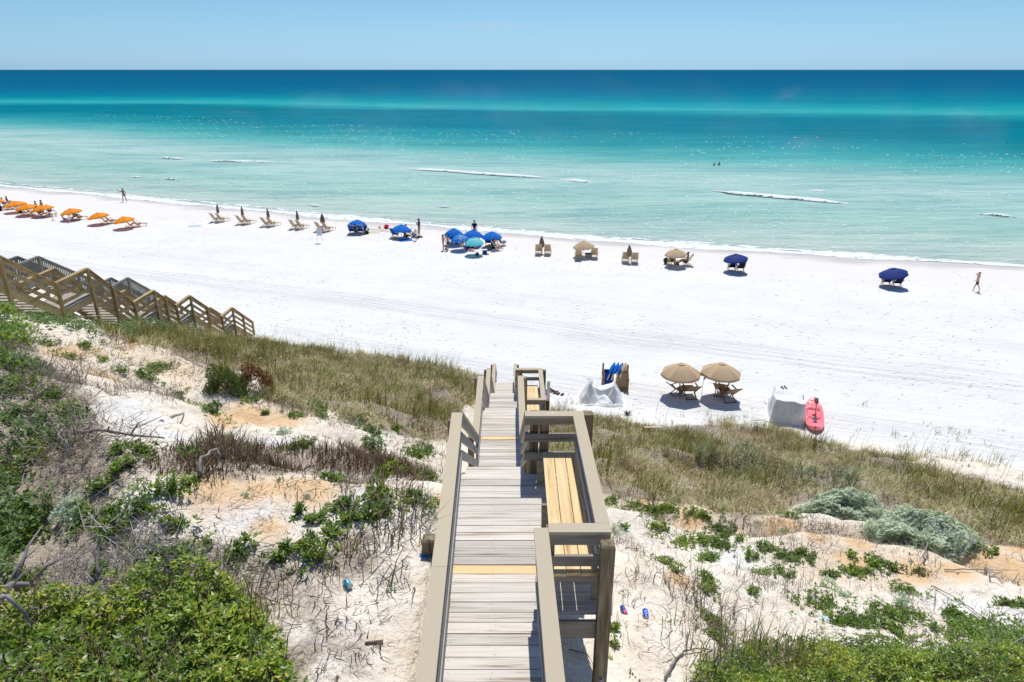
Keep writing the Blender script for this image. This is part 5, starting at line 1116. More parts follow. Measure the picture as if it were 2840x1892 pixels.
def person(label, p, rz, height, pose=None, skin=SKIN, top=None, bottom=None, suit=None, hair=HAIR, hat=None, long_hair=False, z=None, at=None):
    J = {k: Vector(v) for k, v in BASEJ.items()}
    for k, v in (pose or {}).items(): J[k] = Vector(v)
    loc = at if at is not None else G(p)
    if z is not None: loc = at_z(p[0], p[1], z)
    names = list(J); V = [J[k] for k in names]; ix = {k: i for i, k in enumerate(names)}; Rd = [RAD[k[:-1] if k[-1] in 'LR' and k not in RAD else k] for k in names]; E = [(ix[a], ix[b]) for a, b in EDG]
    for s in 'LR':                                # palm, four fingers and a thumb
        w = J['wr' + s]; d = (w - J['el' + s]).normalized(); lat = d.cross(Vector((0, 1, 0.2))); lat = lat.normalized() if lat.length > .1 else Vector((1, 0, 0))
        palm = len(V); V.append(w + d * .035); Rd.append(.017); E.append((ix['wr' + s], palm))
        for q, (o_, ln) in enumerate(((-.016, .038), (-.005, .046), (.006, .043), (.016, .034))):
            a = len(V); V.append(V[palm] + d * .018 + lat * o_); Rd.append(.0055); E.append((palm, a)); V.append(V[a] + d * ln + Vector((0, .006, 0))); Rd.append(.0045); E.append((a, a + 1))
        a = len(V); V.append(w + d * .022 + lat * .026 * (1 if s == 'L' else -1)); Rd.append(.006); E.append((palm, a))
    V = [v * height for v in V]; Rd = [r * height for r in Rd]
    root = empty("person", loc, rz); tag(root, label, "person")
    # sunk slightly under the skin hull so soles touch the ground
    link("body", skin_mesh("body", V, E, Rd), skin, root)
    def wear(nm, chain, mat, grow):
        V2 = []; R2 = []; E2 = []; idx2 = {}
        def vid(key, pos, r):
            if key not in idx2: idx2[key] = len(V2); V2.append(pos * height); R2.append(r * height * grow)
            return idx2[key]
        for a, b, t in chain:
            ra = RAD[a[:-1] if a[-1] in 'LR' and a not in RAD else a]; rb = RAD[b[:-1] if b[-1] in 'LR' and b not in RAD else b]
            i = vid(a, J[a], ra); j = vid(b + str(t), J[a].lerp(J[b], t), ra + (rb - ra) * t); E2.append((i, j)) if t < 1 else E2.append((i, vid(b, J[b], rb)))
            if t >= 1 and b + str(t) in idx2 and idx2[b + str(t)] == j and b not in [c[0] for c in chain]: pass
        # drop loose duplicates
        used = sorted({i for e in E2 for i in e}); rm = {o: k for k, o in enumerate(used)}
        link(nm, skin_mesh(nm, [V2[i] for i in used], [(rm[a], rm[b]) for a, b in E2], [R2[i] for i in used]), mat, root)
    if top: wear("shirt", [('pelvis', 'spine', 1), ('spine', 'chest', 1), ('chest', 'neck', .35), ('chest', 'shL', 1), ('shL', 'elL', .55), ('chest', 'shR', 1), ('shR', 'elR', .55)], top, 1.18)
    if bottom: wear("shorts", [('pelvis', 'spine', .35), ('pelvis', 'hipL', 1), ('hipL', 'knL', .75), ('pelvis', 'hipR', 1), ('hipR', 'knR', .75)], bottom, 1.24)
    if suit: wear("swimsuit", [('pelvis', 'spine', 1), ('spine', 'chest', .9), ('pelvis', 'hipL', .9), ('pelvis', 'hipR', .9)], suit, 1.10)
    up = (J['crown'] - J['head']).normalized(); q = up.to_track_quat('Z', 'Y').to_matrix(); fw = (J['nose'] - J['head']).normalized(); hc = J['head'].lerp(J['crown'], .45) - fw * .012
    mb = MB(); mb.ellipsoid(hc * height, (.052 * height, .058 * height, .056 * height), 12, 8, M=q, z0=-.25)
    if long_hair: mb.tube([(hc - fw * .03) * height, (hc - fw * .055 - up * .07) * height, (hc - fw * .05 - up * .15) * height], [.04 * height, .035 * height, .012 * height], 8)
    mb.build("hair", hair, root, True)
    if hat:
        mb = MB(); c_ = (hc + up * .022) * height; mb.ellipsoid(c_, (.058 * height, .06 * height, .05 * height), 12, 6, M=q, z0=0.0)
        brim = .058 if hat[1] == 'cap' else .105; bc = c_ + (fw * .045 * height if hat[1] == 'cap' else Vector((0, 0, 0)))
        mb.grid(lambda u, v: bc + q @ Vector((math.cos(2 * PI * u) * brim * height * v, math.sin(2 * PI * u) * brim * height * v, -.004 * v)), 16, 1, closed=True); mb.build("hat", hat[0], root, True)
    return root

ON = "orange beach umbrellas at the left"
osh = [(139, 283), (245, 312), (386, 320), (645, 352), (891, 390), (1123, 427)]
orange_lab = ["orange umbrella second from the left edge, people on lounge chairs behind it", "orange umbrella third from the left edge, overlapping its right neighbour", "orange umbrella with a black hatted bather standing just behind it", "orange umbrella with two children in white beneath it", "orange umbrella over empty orange chairs, second from the right of its row", "rightmost orange umbrella of the row, empty orange chairs beside it"]
umbrella("orange umbrella cut off by the left edge of the picture", ZA(-44, 340), ZA(-70, 262), 47, ORANGE, logo=True, grp=ON)
for (x, y), lb in zip(osh, orange_lab):
    umbrella(lb, ZA(x + 27, y + 73), ZA(x, y + 4), 46.5, ORANGE, rise=.40, n_=8, grp=ON, logo=True)
OC = "orange lounge chairs under the orange umbrellas"
def pair(kind, z, a, b, rz, la, lb, grp, sc=1.0): chair(kind, z(*a), rz, la, grp, sc); chair(kind, z(*b), rz, lb, grp, sc)
pair('orange', ZAB, (1910, 655), (2010, 655), -.85, "left orange chair beside the second umbrella from the right", "right orange chair beside the second umbrella from the right", OC)
pair('orange', ZA, (1180, 490), (1245, 488), -.85, "left orange chair beside the rightmost orange umbrella", "rightmost orange chair of the orange umbrella row", OC)
pair('orange', ZAB, (1300, 590), (1420, 590), -.85, "left orange chair behind the two children in white", "right orange chair behind the two children in white", OC)
pair('orange', ZAB, (740, 530), (860, 540), -.85, "orange chair with a striped shirt sitter under the hatted bather's umbrella", "orange chair right of the striped shirt sitter", OC)
pair('orange', ZAB, (470, 490), (560, 500), -.85, "left orange chair under the third umbrella from the left edge", "right orange chair under the third umbrella from the left edge", OC)
pair('orange', ZAB, (180, 395), (280, 390), -.85, "left lounge chair under the second umbrella from the left edge", "right lounge chair under the second umbrella from the left edge", OC)
chair('orange', ZAB(30, 390), -.85, "lounge chair at the left edge below the cut off orange umbrella", OC)
TP = "tan lounge chairs beside the closed umbrellas"
words5 = ["leftmost closed umbrella", "second closed umbrella", "third closed umbrella", "fourth closed umbrella", "fifth closed umbrella"]
for i, ((ux, uy), (ax, ay), (bx, by)) in enumerate([((158, 222), (128, 252), (185, 254)), ((386, 245), (370, 274), (428, 275)), ((630, 266), (600, 294), (658, 296)), ((900, 288), (866, 317), (926, 320)), ((1132, 318), (1103, 338), (1170, 342))]):
    tops = [(145, 130), (374, 150), (614, 170), (888, 190), (1122, 214)][i]
    closed_umbrella(["brown closed umbrella standing between the leftmost pair of tan chairs", "second brown closed umbrella from the left", "third brown closed umbrella from the left", "fourth brown closed umbrella from the left", "brown closed umbrella just above the white sign"][i], Z2(ux, uy), Z2(*tops), grp="closed umbrellas on the beach", wmax=.13 if i < 4 else .2)
    pair('tan', Z2, (ax, ay), (bx, by), -.62, f"left tan lounge chair at the {words5[i]} from the left", f"right tan lounge chair at the {words5[i]} from the left", TP)
# blue ones
BG = "blue beach umbrellas"
umbrella("bright blue umbrella standing alone with three people seated beneath it", Z2(1452, 352), Z2(1450, 282), 45, BLUE, rise=.50, dy=.0, grp=BG)
umbrella("bright blue umbrella beside the standing man in the green shirt", Z2(1861, 398), Z2(1860, 325), 45, BLUE, rise=.46, grp=BG)
umbrella("leftmost of the three bright blue umbrellas in the crowded cluster", Z3(392, 388), Z3(388, 275), 45.5, BLUE, rise=.55, grp=BG)
umbrella("middle bright blue umbrella in front of the man in the navy shirt", Z3(597, 392), Z3(597, 284), 46, BLUE, rise=.50, grp=BG)
umbrella("rightmost bright blue umbrella of the crowded cluster", Z3(803, 412), Z3(800, 302), 47, BLUE, rise=.48, grp=BG)
umbrella("blue umbrella with pale rings in front of the crowded cluster", Z3B(855, 1095), Z3B(805, 795), 43.5, STRIPE, rise=.42, n_=10, hlim=(1.0, 1.9))
umbrella("cyan patterned umbrella at the front of the crowded cluster", Z3B(1255, 1255), Z3B(1240, 895), 43.5, CYAN, rise=.50, n_=10, hlim=(1.0, 1.9))
umbrella("open tan umbrella with a white cooler beneath it, left of two by the water", Z3(1804, 520), Z3(1800, 405), 49, TAN, rise=.45, grp="tan umbrellas")
umbrella("open tan umbrella with a shirtless man beneath it", Z4(812, 465), Z4(820, 305), 51, TAN, rise=.42, grp="tan umbrellas")
umbrella("navy umbrella over two navy chairs, left of two", Z4(1602, 535), Z4(1602, 368), 56, NAVY, rise=.38, grp="navy umbrellas")
umbrella("navy umbrella over two navy chairs, nearer the walking boy", Z5(652, 448), Z5(648, 280), 63, NAVY, rise=.42, grp="navy umbrellas")
closed_umbrella("closed tan umbrella between two tan chairs, right of the crowded cluster", Z3(1345, 484), Z3(1343, 320), grp="closed tan umbrellas", wmax=.19, mat=cloth("closed_tan", (.30, .235, .15), .8, .05))
closed_umbrella("closed tan umbrella between the two open tan umbrellas", Z4(210, 425), Z4(216, 192), bpy.data.materials["closed_tan"], "closed tan umbrellas", .19)
umbrella("large tan umbrella near the dune, left of two", Z6(1000, 425), Z6(1016, 232), 92, TAN, rise=.50, n_=8, pole=POLEW, grp="large tan umbrellas near the dune", hlim=(1.15, 1.8))
umbrella("large tan umbrella near the dune, right of two", Z6(1325, 432), Z6(1360, 226), 93, TAN, rise=.48, n_=8, pole=POLEW, grp="large tan umbrellas near the dune", hlim=(1.1, 1.8))
CB = "beach chairs"
pair('blue', Z2B, (340, 625), (560, 625), -.15, "left blue chair under the lone bright blue umbrella", "right blue chair under the lone bright blue umbrella", CB)
chair('blue', Z2B(1405, 710), -.45, "blue chair left of the pole under the umbrella by the green shirted man", CB)
chair('blue', Z2B(1730, 660), -.45, "blue chair holding a person in a white shirt", CB)
pair('blue', Z3B, (590, 880), (760, 900), -.2, "left blue chair under the cluster's leftmost umbrella", "right blue chair under the cluster's leftmost umbrella", CB)
pair('blue', Z3B, (1060, 1040), (1330, 1010), -.1, "left blue chair behind the cyan umbrella", "right blue chair behind the cyan umbrella", CB)
chair('blue', Z3B(1660, 980), -.1, "blue chair under the rightmost umbrella of the cluster", CB); chair('blue', Z3B(2050, 980), -1.0, "blue chair half hidden right of the seated woman", CB)
pair('tan', Z3, (1312, 488), (1408, 490), -.12, "tan chair left of the closed tan umbrella beside the cluster", "tan chair right of the closed tan umbrella beside the cluster", CB)
pair('tan', Z3, (1742, 545), (1915, 530), -.12, "left tan chair under the umbrella with the white cooler", "right tan chair beside the umbrella with the white cooler", CB)
pair('tan', Z4, (160, 408), (278, 416), -.1, "left tan chair between the two open tan umbrellas", "right tan chair between the two open tan umbrellas", CB)
chair('tan', Z4(755, 450), -.05, "tan chair seen from behind beside the shirtless man", CB); chair('tan', Z4(960, 452), 1.35, "tan chair facing left that the shirtless man sits in", CB)
pair('navy', Z4, (1545, 520), (1660, 532), -.05, "left navy chair of the left navy umbrella", "right navy chair of the left navy umbrella", CB)
pair('navy', Z5, (548, 432), (690, 448), -.12, "left navy chair of the navy umbrella near the walking boy", "right navy chair of the navy umbrella near the walking boy", CB)
chair('tan2', Z6B(505, 625), .05, "tan chair with dark wood frame under the left large tan umbrella", CB, 1.05); chair('tan2', Z6B(358, 600), -1.1, "tan chair turned sideways under the left large tan umbrella", CB, .85)
chair('tan2', Z6B(975, 665), .15, "front tan chair under the right large tan umbrella", CB, 1.1); chair('tan2', Z6B(900, 600), -.5, "tan chair half hidden behind the front one at the right large umbrella", CB, 1.0)

# people
walk_l = dict(hipL=(-.05, 0, .50), knL=(-.05, .10, .28), anL=(-.05, .12, .05), toL=(-.05, .20, .03), knR=(.05, -.08, .29), anR=(.05, -.20, .07), toR=(.05, -.13, .02), chest=(0, .03, .745), spine=(0, .02, .63))
person("person in dark green shorts walking bare chested along the sand at the right", Z5(1718, 507), R(78), 1.52, {**walk_l, 'elR': (.19, .08, .80), 'wrR': (.08, .05, .90), 'elL': (-.13, .08, .65), 'wrL': (-.13, .19, .57)}, SKINL, None, cloth("green_shorts", (.015, .045, .04)), None, HAIRL)
person("person walking at the water's edge with one arm raised, at the left", ZAB(2268, 262), R(60), 1.72, {**walk_l, 'elL': (-.22, .10, .72), 'wrL': (-.26, .16, .86)}, SKIND, None, None, cloth("olive_suit", (.16, .13, .05)), HAIR)
person("person with a wide black hat and purple swimsuit behind an orange umbrella", ZAB(795, 478), R(-20), 1.62, None, SKIN, None, None, cloth("purple_suit", (.18, .05, .25)), HAIR, (BLACK, 'wide'))
person("person with a black hat sitting behind an orange umbrella", ZAB(705, 415), R(-20), 1.6, CHAIRSIT, SKIN, None, None, NAVY, HAIR, (BLACK, 'wide'))
person("person with a pink hat sitting at the far left", ZAB(185, 320), R(-30), 1.6, CHAIRSIT, SKIN, cloth("pink_top", (.5, .05, .12)), None, None, HAIR, (cloth("pink_hat", (.6, .02, .12)), 'wide'))
person("person in a blue shirt sitting at the far left beside the pink hat", ZAB(105, 350), R(-30), 1.7, CHAIRSIT, SKIN, cloth("steel_shirt", (.12, .20, .28)), NAVY, None, HAIRB)
STRC = cloth("striped_shirt", (.42, .48, .52))
person("person in a pale striped shirt lounging below the hatted bather", ZAB(745, 520), -.85, 1.7, CHAIRSIT, SKIN, STRC, NAVY, None, HAIR)
person("person in dark clothes lounging right of the striped shirt", ZAB(930, 490), -.85, 1.7, CHAIRSIT, SKIN, BLACK, NAVY, None, HAIRB)
person("child in white bending down between the orange umbrellas", ZAB(965, 600), -.9, 1.15, BEND, SKINL, WHITEC, None, None, HAIRL, (WHITEC, 'cap'))
person("child in white bending over, back to the picture, under an orange umbrella", ZAB(1260, 640), .1, 1.0, BEND, SKINL, WHITEC, WHITEC, None, HAIR)
person("child in white and pale green sitting under an orange umbrella", ZAB(1185, 605), -.5, 1.2, SIT, SKINL, WHITEC, cloth("pale_green", (.45, .6, .4)), None, HAIRB)
person("person in dark clothes sitting under the orange umbrella with the two children", ZAB(1400, 575), -.85, 1.65, CHAIRSIT, SKIN, BLACK, NAVY, None, HAIRB)
person("person in a dark green shirt sitting under the lone bright blue umbrella", Z2B(440, 640), -.1, 1.7, CHAIRSIT, SKIN, cloth("dark_green_shirt", (.015, .05, .03)), BLACK, None, HAIR)
person("person in the left blue chair under the lone bright blue umbrella", Z2B(345, 615), -.15, 1.65, CHAIRSIT, SKIN, BLUE, None, None, HAIRB)
person("person in a navy shirt sitting at the right under the lone bright blue umbrella", Z2B(650, 615), .5, 1.6, CHAIRSIT, SKIN, NAVY, cloth("khaki", (.40, .32, .20)), None, HAIR)
person("person in green shirt, khaki shorts and dark cap standing, hand at the mouth", Z2B(2025, 695), R(80), 1.84, {'elL': (-.13, .07, .66), 'wrL': (-.05, .13, .80), 'anL': (-.06, .05, .04), 'toL': (-.06, .14, .02), 'knL': (-.06, .04, .275)}, SKIN, cloth("green_shirt", (.045, .13, .11)), cloth("khaki_shorts", (.46, .36, .21)), None, HAIR, (cloth("dark_cap", (.03, .05, .08)), 'cap'))
person("child in a white shirt, white hat and turquoise shorts standing by the blue umbrella", Z2B(1930, 790), R(20), 1.22, None, SKINL, WHITEC, cloth("turquoise", (.0, .28, .42)), None, HAIRL, (WHITEC, 'wide'))
person("person in a white shirt sitting under the umbrella by the green shirted man", Z2B(1740, 650), -1.0, 1.65, {**CHAIRSIT, 'elR': (.22, .0, .36), 'wrR': (.30, .10, .45)}, SKIN, WHITEC, NAVY, None, HAIR)
person("person in dark clothes lying on the towel under the blue umbrella", Z2B(1720, 730), -1.2, 1.6, SIT, SKIN, BLACK, BLACK, None, HAIRB)
person("girl with long hair in a pink and blue swimsuit holding a spade handle", Z3B(315, 1108), R(-70), 1.50, {'elR': (.12, .06, .66), 'wrR': (.11, .13, .56)}, SKIN, None, None, cloth("pinkblue_suit", (.22, .25, .45)), HAIRL, None, True)
person("woman in a pink top and black shorts facing the girl", Z3B(455, 1105), R(75), 1.60, {'elL': (-.12, .10, .68), 'wrL': (-.06, .20, .72), 'elR': (.12, .09, .68), 'wrR': (.06, .19, .70)}, SKIN, None, cloth("black_shorts", (.012, .012, .015)), cloth("rose_top", (.55, .22, .20)), HAIRB, None, True)
person("person in a black bikini standing behind the ringed blue umbrella", Z3B(895, 1085), R(150), 1.45, {'spine': (0, .04, .62), 'chest': (0, .09, .72), 'neck': (0, .13, .80), 'head': (0, .16, .85), 'crown': (0, .18, .90), 'nose': (0, .22, .83), 'shL': (-.1, .10, .77), 'shR': (.1, .10, .77), 'elL': (-.13, .14, .62), 'elR': (.13, .14, .62), 'wrL': (-.1, .2, .5), 'wrR': (.1, .2, .5)}, SKIN, None, None, BLACK, HAIR)
person("man in a navy T-shirt, cap and sunglasses standing behind the middle blue umbrella", Z3B(1247, 770), R(180), 1.86, None, SKIN, cloth("navy_shirt", (.008, .018, .05)), cloth("navy_trunks", (.01, .02, .08)), None, HAIR, (cloth("blue_cap", (.06, .12, .22)), 'cap'))
person("woman in a black swimsuit reclining in the orange folding chair, legs stretched right", Z3B(1900, 1120), R(-80), 1.65, CHAIRSIT, SKIN, None, None, BLACK, HAIR, (BLACK, 'wide'))
person("person with red hair in a blue chair behind the reclining woman", Z3B(1830, 960), R(-30), 1.6, CHAIRSIT, SKIN, BLACK, None, None, simple("red_hair", (.30, .07, .03)))
person("shirtless man sitting in the tan chair under the tan umbrella", Z4(930, 455), 1.35, 1.75, CHAIRSIT, SKIND, None, cloth("maroon_shorts", (.09, .03, .03)), None, HAIRB)
person("person mostly hidden in the tan chair seen from behind by the shirtless man", Z4(757, 448), -.05, 1.6, CHAIRSIT, SKIN, BLACK, None, None, HAIRB)
person("swimmer standing chest deep in the sea, left of two", (1639.5, 397), R(160), 1.75, None, SKIND, None, BLACK, None, HAIRB, None, False, -1.28)
person("swimmer standing chest deep in the sea, right of two", (1651, 396), R(200), 1.8, None, SKIND, None, BLACK, None, HAIRB, None, False, -1.22)

# ------------------------------------------------------------------ smaller things on the sand
def thing1(name, label, cat, mb, mat, p, rz=0, grp=None, smooth=False, at=None):
    o = mb.build(name, mat, None, smooth, at if at is not None else G(p)); o.rotation_euler = (0, 0, rz); return tag(o, label, cat, grp)
def cooler(label, p, body, lid, rz=0, d=(.55, .34, .34)):
    root = empty("cooler", G(p), rz); tag(root, label, "cooler")
    mb = MB(); mb.grid(lambda u, v: Vector((math.copysign(min(abs(math.cos(2 * PI * u)) * 1.25, 1), math.cos(2 * PI * u)) * d[0] / 2 * (.93 + .07 * v), math.copysign(min(abs(math.sin(2 * PI * u)) * 1.25, 1), math.sin(2 * PI * u)) * d[1] / 2 * (.93 + .07 * v), d[2] * v)), 24, 3, closed=True); mb.build("body", body, root)
    mb = MB(); mb.box((0, 0, d[2] + .025), (d[0] + .02, d[1] + .02, .05)); mb.build("lid", lid, root)
    mb = MB(); mb.tube([(-d[0] / 2 - .02, 0, d[2] * .7), (-d[0] / 2 - .05, 0, d[2] + .10), (d[0] / 2 + .05, 0, d[2] + .10), (d[0] / 2 + .02, 0, d[2] * .7)], .012, 6); mb.build("handle", lid, root)
    return root
def bag(name, label, p, mat, w=.35, h=.45, rz=0, strap=BLACK, cat="bag", sd=1):
    root = empty(name, G(p), rz); tag(root, label, cat)
    mb = MB(); mb.ellipsoid((0, 0, h * .48), (w / 2, w * .36, h / 2), 14, 10, bump=.25, seed=sd); mb.build("body", mat, root, True)
    mb = MB(); mb.tube([(-w * .2, -w * .3, h * .35), (-w * .2, -w * .45, h * .65), (0, -w * .2, h * 1.02), (w * .2, -w * .45, h * .65), (w * .2, -w * .3, h * .35)], .014, 6); mb.build("strap", strap, root); return root
def ball(name, label, p, r, mat, cat="ball"):
    mb = MB(); mb.ellipsoid((0, 0, r * .95), (r, r, r), 16, 10); return thing1(name, label, cat, mb, mat, p, smooth=True)
def towel(label, p, w, l, mat, rz=0, sd=0):
    mb = MB(); mb.grid(lambda u, v: Vector(((u - .5) * w, (v - .5) * l, .02 + .05 * max(0, float(fbm(u * 3 + sd, v * 3, 5 + sd, 3))) )), 16, 16); mb.grid(lambda u, v: Vector(((u - .5) * w, (v - .5) * l, .003)), 1, 1)
    return thing1("towel", label, "towel", mb, mat, p, rz, smooth=True)
def bucket(label, p, mat, r=.10):
    root = empty("toy_bucket", G(p)); tag(root, label, "toy"); mb = MB(); mb.tube([(0, 0, 0), (0, 0, .18)], [r * .75, r], 14, caps=False); mb.tube([(0, 0, .17), (0, 0, .19)], r * 1.08, 14); mb.build("pail", mat, root, True)
    mb = MB(); mb.tube([(-r, 0, .18), (-r * .6, .05, .27), (r * .6, .05, .27), (r, 0, .18)], .006, 5); mb.build("handle", WHITEP, root); return root
YEL = simple("yellow_plastic", (.85, .48, .02), .4); RED = simple("red_plastic", (.72, .01, .05), .4); PINKP = simple("pink_plastic", (.8, .08, .35), .4); GRNP = simple("green_plastic", (.1, .4, .08), .4); BLUP = simple("blue_plastic", (.02, .14, .5), .4); TEALP = cloth("teal_bag", (.10, .36, .28))
cooler("white and black cooler beneath the open tan umbrella", Z3(1850, 528), GREYP, BLACK, .1)
cooler("square blue cooler bag with white lid beside the white towel", Z3B(1545, 1225), cloth("cooler_blue", (.0, .07, .36)), WHITEC, .1, (.42, .34, .36))
cooler("dark cooler between the chairs under the shirtless man's umbrella", Z4(830, 440), BLACK, GREYP, .2, (.40, .3, .25))
bag("backpack", "dark grey backpack left of the chairs under the tan umbrella", Z4(685, 435), cloth("slate_bag", (.05, .08, .11)), .42, .58)
bag("beach_bag", "large grey patterned bag right of the crowded cluster", Z3B(1670, 1110), cloth("grey_bag", (.15, .16, .16)), .62, .55, sd=3)
bag("beach_bag", "black bag leaning by the seated woman's chair", Z3B(1790, 1070), BLACK, .42, .8, sd=4)
bag("beach_bag", "dark grey crumpled bag by the cyan umbrella's pole", Z3B(1320, 1290), cloth("dim_bag", (.09, .10, .08)), .32, .36, sd=5)
bag("beach_bag", "brown bag under the cluster's leftmost umbrella", Z3B(720, 925), cloth("brown_bag", (.10, .08, .05)), .55, .3, sd=6)
bag("beach_bag", "black bag beneath the third orange umbrella", ZAB(375, 465), BLACK, .5, .42, sd=7)
bag("beach_bag", "black bag at the left edge of the beach", ZAB(10, 420), BLACK, .5, .7, sd=8)
bag("beach_bag", "pale green bag at the feet of the man in the green shirt", Z2B(1880, 690), TEALP, .45, .42, sd=9)
bag("beach_bag", "black bag on the shaded sand right of the lone blue umbrella", Z2B(710, 625), BLACK, .4, .35, sd=10)
ball("beach_ball", "red ball on the sand between the two blue umbrellas", Z2B(1200, 490), .24, RED)
ball("toy_ball", "small pale ball under the lone blue umbrella", Z2B(635, 600), .12, WHITEP)
bucket("yellow bucket beside the dug sand", Z2B(1025, 485), YEL, .13); bucket("yellow bucket beside the blue chair", Z2B(1385, 745), YEL, .16); bucket("red and green toy bucket right of the lone blue umbrella", Z2B(740, 530), GRNP, .13); bucket("small blue toy bucket left of the red ball", Z2B(1150, 482), BLUP, .10)
bucket("pink toy bucket on the white towel", Z3B(1110, 1150), PINKP, .13); bucket("yellow toy bucket on the white towel", Z3B(1190, 1155), YEL, .13)
towel("white towel spread at the front of the crowded cluster", Z3B(1270, 1180), 1.9, 2.0, WHITEC, .25, 1); towel("bright blue towel under the umbrella by the green shirted man", Z2B(1680, 785), 1.3, .9, BLUE, .3, 2); towel("dark blanket at the feet of the man in the green shirt", Z2B(1960, 705), 1.1, .8, BLACK, .2, 3)
towel("dark blue towel in the shade behind the white towel", Z3B(1110, 1060), 1.0, 1.0, NAVY, .3, 4); towel("pale blue towel lying alone on the beach at the left", ZA(1765, 480), 1.3, .8, cloth("pale_blue_towel", (.55, .66, .72)), .3, 5)
mb = MB(); mb.ellipsoid((0, 0, .02), (.45, .20, .035), 18, 6); thing1("body_board", "yellow body board right of the lone blue umbrella", "board", mb, YEL, Z2B(785, 585), .3, smooth=True)
mb = MB(); mb.grid(lambda u, v: Vector(((u - .5) * 3.4, (v - .5) * 3.0, .16 * max(0, float(fbm(u * 7, v * 7, 9, 3)) + .25) * math.sin(PI * u) * math.sin(PI * v) - .01)), 48, 48); o = thing1("sand_heap", "low heap of dug sand between the two blue umbrellas", "sand heap", mb, simple("dug_sand", (.60, .56, .48), .9, .1, .15, 8), Z2B(1050, 545), .2, smooth=True)
# folding chair with orange cloth for the reclining woman
fc_ = chair_proto("folding_chair", "low folding chair with orange cloth and white legs under the reclining woman", cloth("coral", (.75, .13, .05)), WHITEP, 'upright'); fc_.location = G(Z3B(1890, 1125)); fc_.rotation_euler = (0, 0, R(-80)); fc_.scale = (.85,) * 3; fc_['category'] = "folding chair"
mb = MB(); mb.tube([(0, 0, 0), (0, 0, 1.05)], .018, 6); mb.box((0, 0, .02), (.2, .05, .3)); thing1("spade", "long handled spade standing between the girl and the woman", "spade", mb, CHWD, Z3B(392, 1105), .2)
mb = MB(); mb.box((0, 0, 1.02), (.5, .3, .03)); mb.tube([(0, 0, -.1), (0, 0, 1.0)], .02, 6); thing1("beach_table", "small orange topped table beside the red haired person", "table", mb, cloth("coral2", (.78, .14, .05)), Z3B(1930, 960), .1)
# sandals and shoes
def sandals(label, p, mat, rz=0, sc=1.0, at=None):
    loc = at if at is not None else G(p); root = empty("sandals", loc, rz, sc); tag(root, label, "shoes")
    for s_ in (-1, 1):
        mb = MB(); mb.ellipsoid((s_ * .075, 0, .018), (.05, .135, .018), 14, 5); mb.build("sole", mat, root, True); mb = MB(); mb.tube([(s_ * .075 - .045, .02, .02), (s_ * .075, .07, .07), (s_ * .075 + .045, .02, .02)], .014, 6); mb.build("strap", mat, root)
    return root
BRN = simple("brown_leather", (.10, .06, .04)); 
for i, (a, b, m_, l_) in enumerate([(1253, 900, BLACK, "black sandals left of the white post"), (1266, 899, BRN, "brown sandals just right of the white post"), (1277, 903, BRN, "brown sandals further right of the white post"), (1288, 907, BRN, "dark brown shoes lying furthest from the white post"), (1250, 907, cloth("sandal_blue", (.1, .15, .4)), "blue and pink sandals below the black ones"), (1256, 913, PINKP, "pink sandals nearest the boardwalk bench")]):
    sandals(l_, (a, b), m_, i * .9, 1.5)
sandals("pair of brown sandals at the corner of the blue cooler bag", Z3B(1605, 1250), BRN, .4, 1.6)
# white post, sign, stake with goggles
mb = MB(); mb.box((0, 0, .57), (.14, .14, 1.18)); mb.box((0, 0, 1.165), (.16, .16, .03)); thing1("marker_post", "white square post standing beside the boardwalk bench", "post", mb, simple("grey_white_paint", (.62, .63, .64)), (1260, 925), .1)
root = empty("beach_sign", G(Z2(1103, 448)), .1); tag(root, "white framed notice on two legs standing on the open sand", "sign")
mb = MB(); mb.box((0, 0, 1.05), (.46, .03, .75)); mb.build("board", WHITEP, root); mb = MB()
for s_ in (-1, 1): mb.beam((s_ * .24, 0, -.1), (s_ * .24, 0, 1.45), .03, .03)
mb.build("frame", WHITEP, root); mb = MB(); mb.box((0, -.02, 1.1), (.36, .006, .55)); mb.build("notice", simple("faded_notice", (.52, .57, .62)), root)
root = empty("stake", G(Z6B(660, 600))); tag(root, "thin pale stake with a dark mask and snorkel hung on top between the large umbrellas", "stake")
mb = MB(); mb.tube([(0, 0, -.1), (.02, 0, 1.0)], .012, 6); mb.build("rod", POLE, root); mb = MB(); mb.ellipsoid((-.06, 0, 1.08), (.12, .07, .06), 10, 6); mb.tube([(.02, 0, 1.05), (.08, 0, .98), (.07, 0, .82)], .035, 8); mb.build("mask", simple("dark_teal", (.01, .05, .07)), root, True)
# paddle lying on the sand
def paddle(label, p0, p1, mat_s, mat_b, both=False, z=.04):
    a = at_z(p0[0], p0[1], z); b = at_z(p1[0], p1[1], z + .02); L_ = (b - a).length
    root = empty("paddle", a); root.rotation_mode = 'QUATERNION'; root.rotation_quaternion = (b - a).to_track_quat('Y', 'Z'); tag(root, label, "paddle")
    mb = MB(); mb.tube([(0, 0, 0), (0, L_ - .3, 0)], .016, 8); mb.build("shaft", mat_s, root, True)
    for q in ((L_ - .15, 0) if both else (L_ - .22,)):
        mb = MB(); mb.ellipsoid((0, q, 0), (.095, .24, .014), 14, 6, bump=.1); mb.build("blade", mat_b, root, True)
    return root
paddle("long paddle lying on the sand left of the covered stack by the kayak", Z6B(1140, 955), Z6B(1460, 918), BLACK, simple("pale_blade", (.45, .52, .52)))
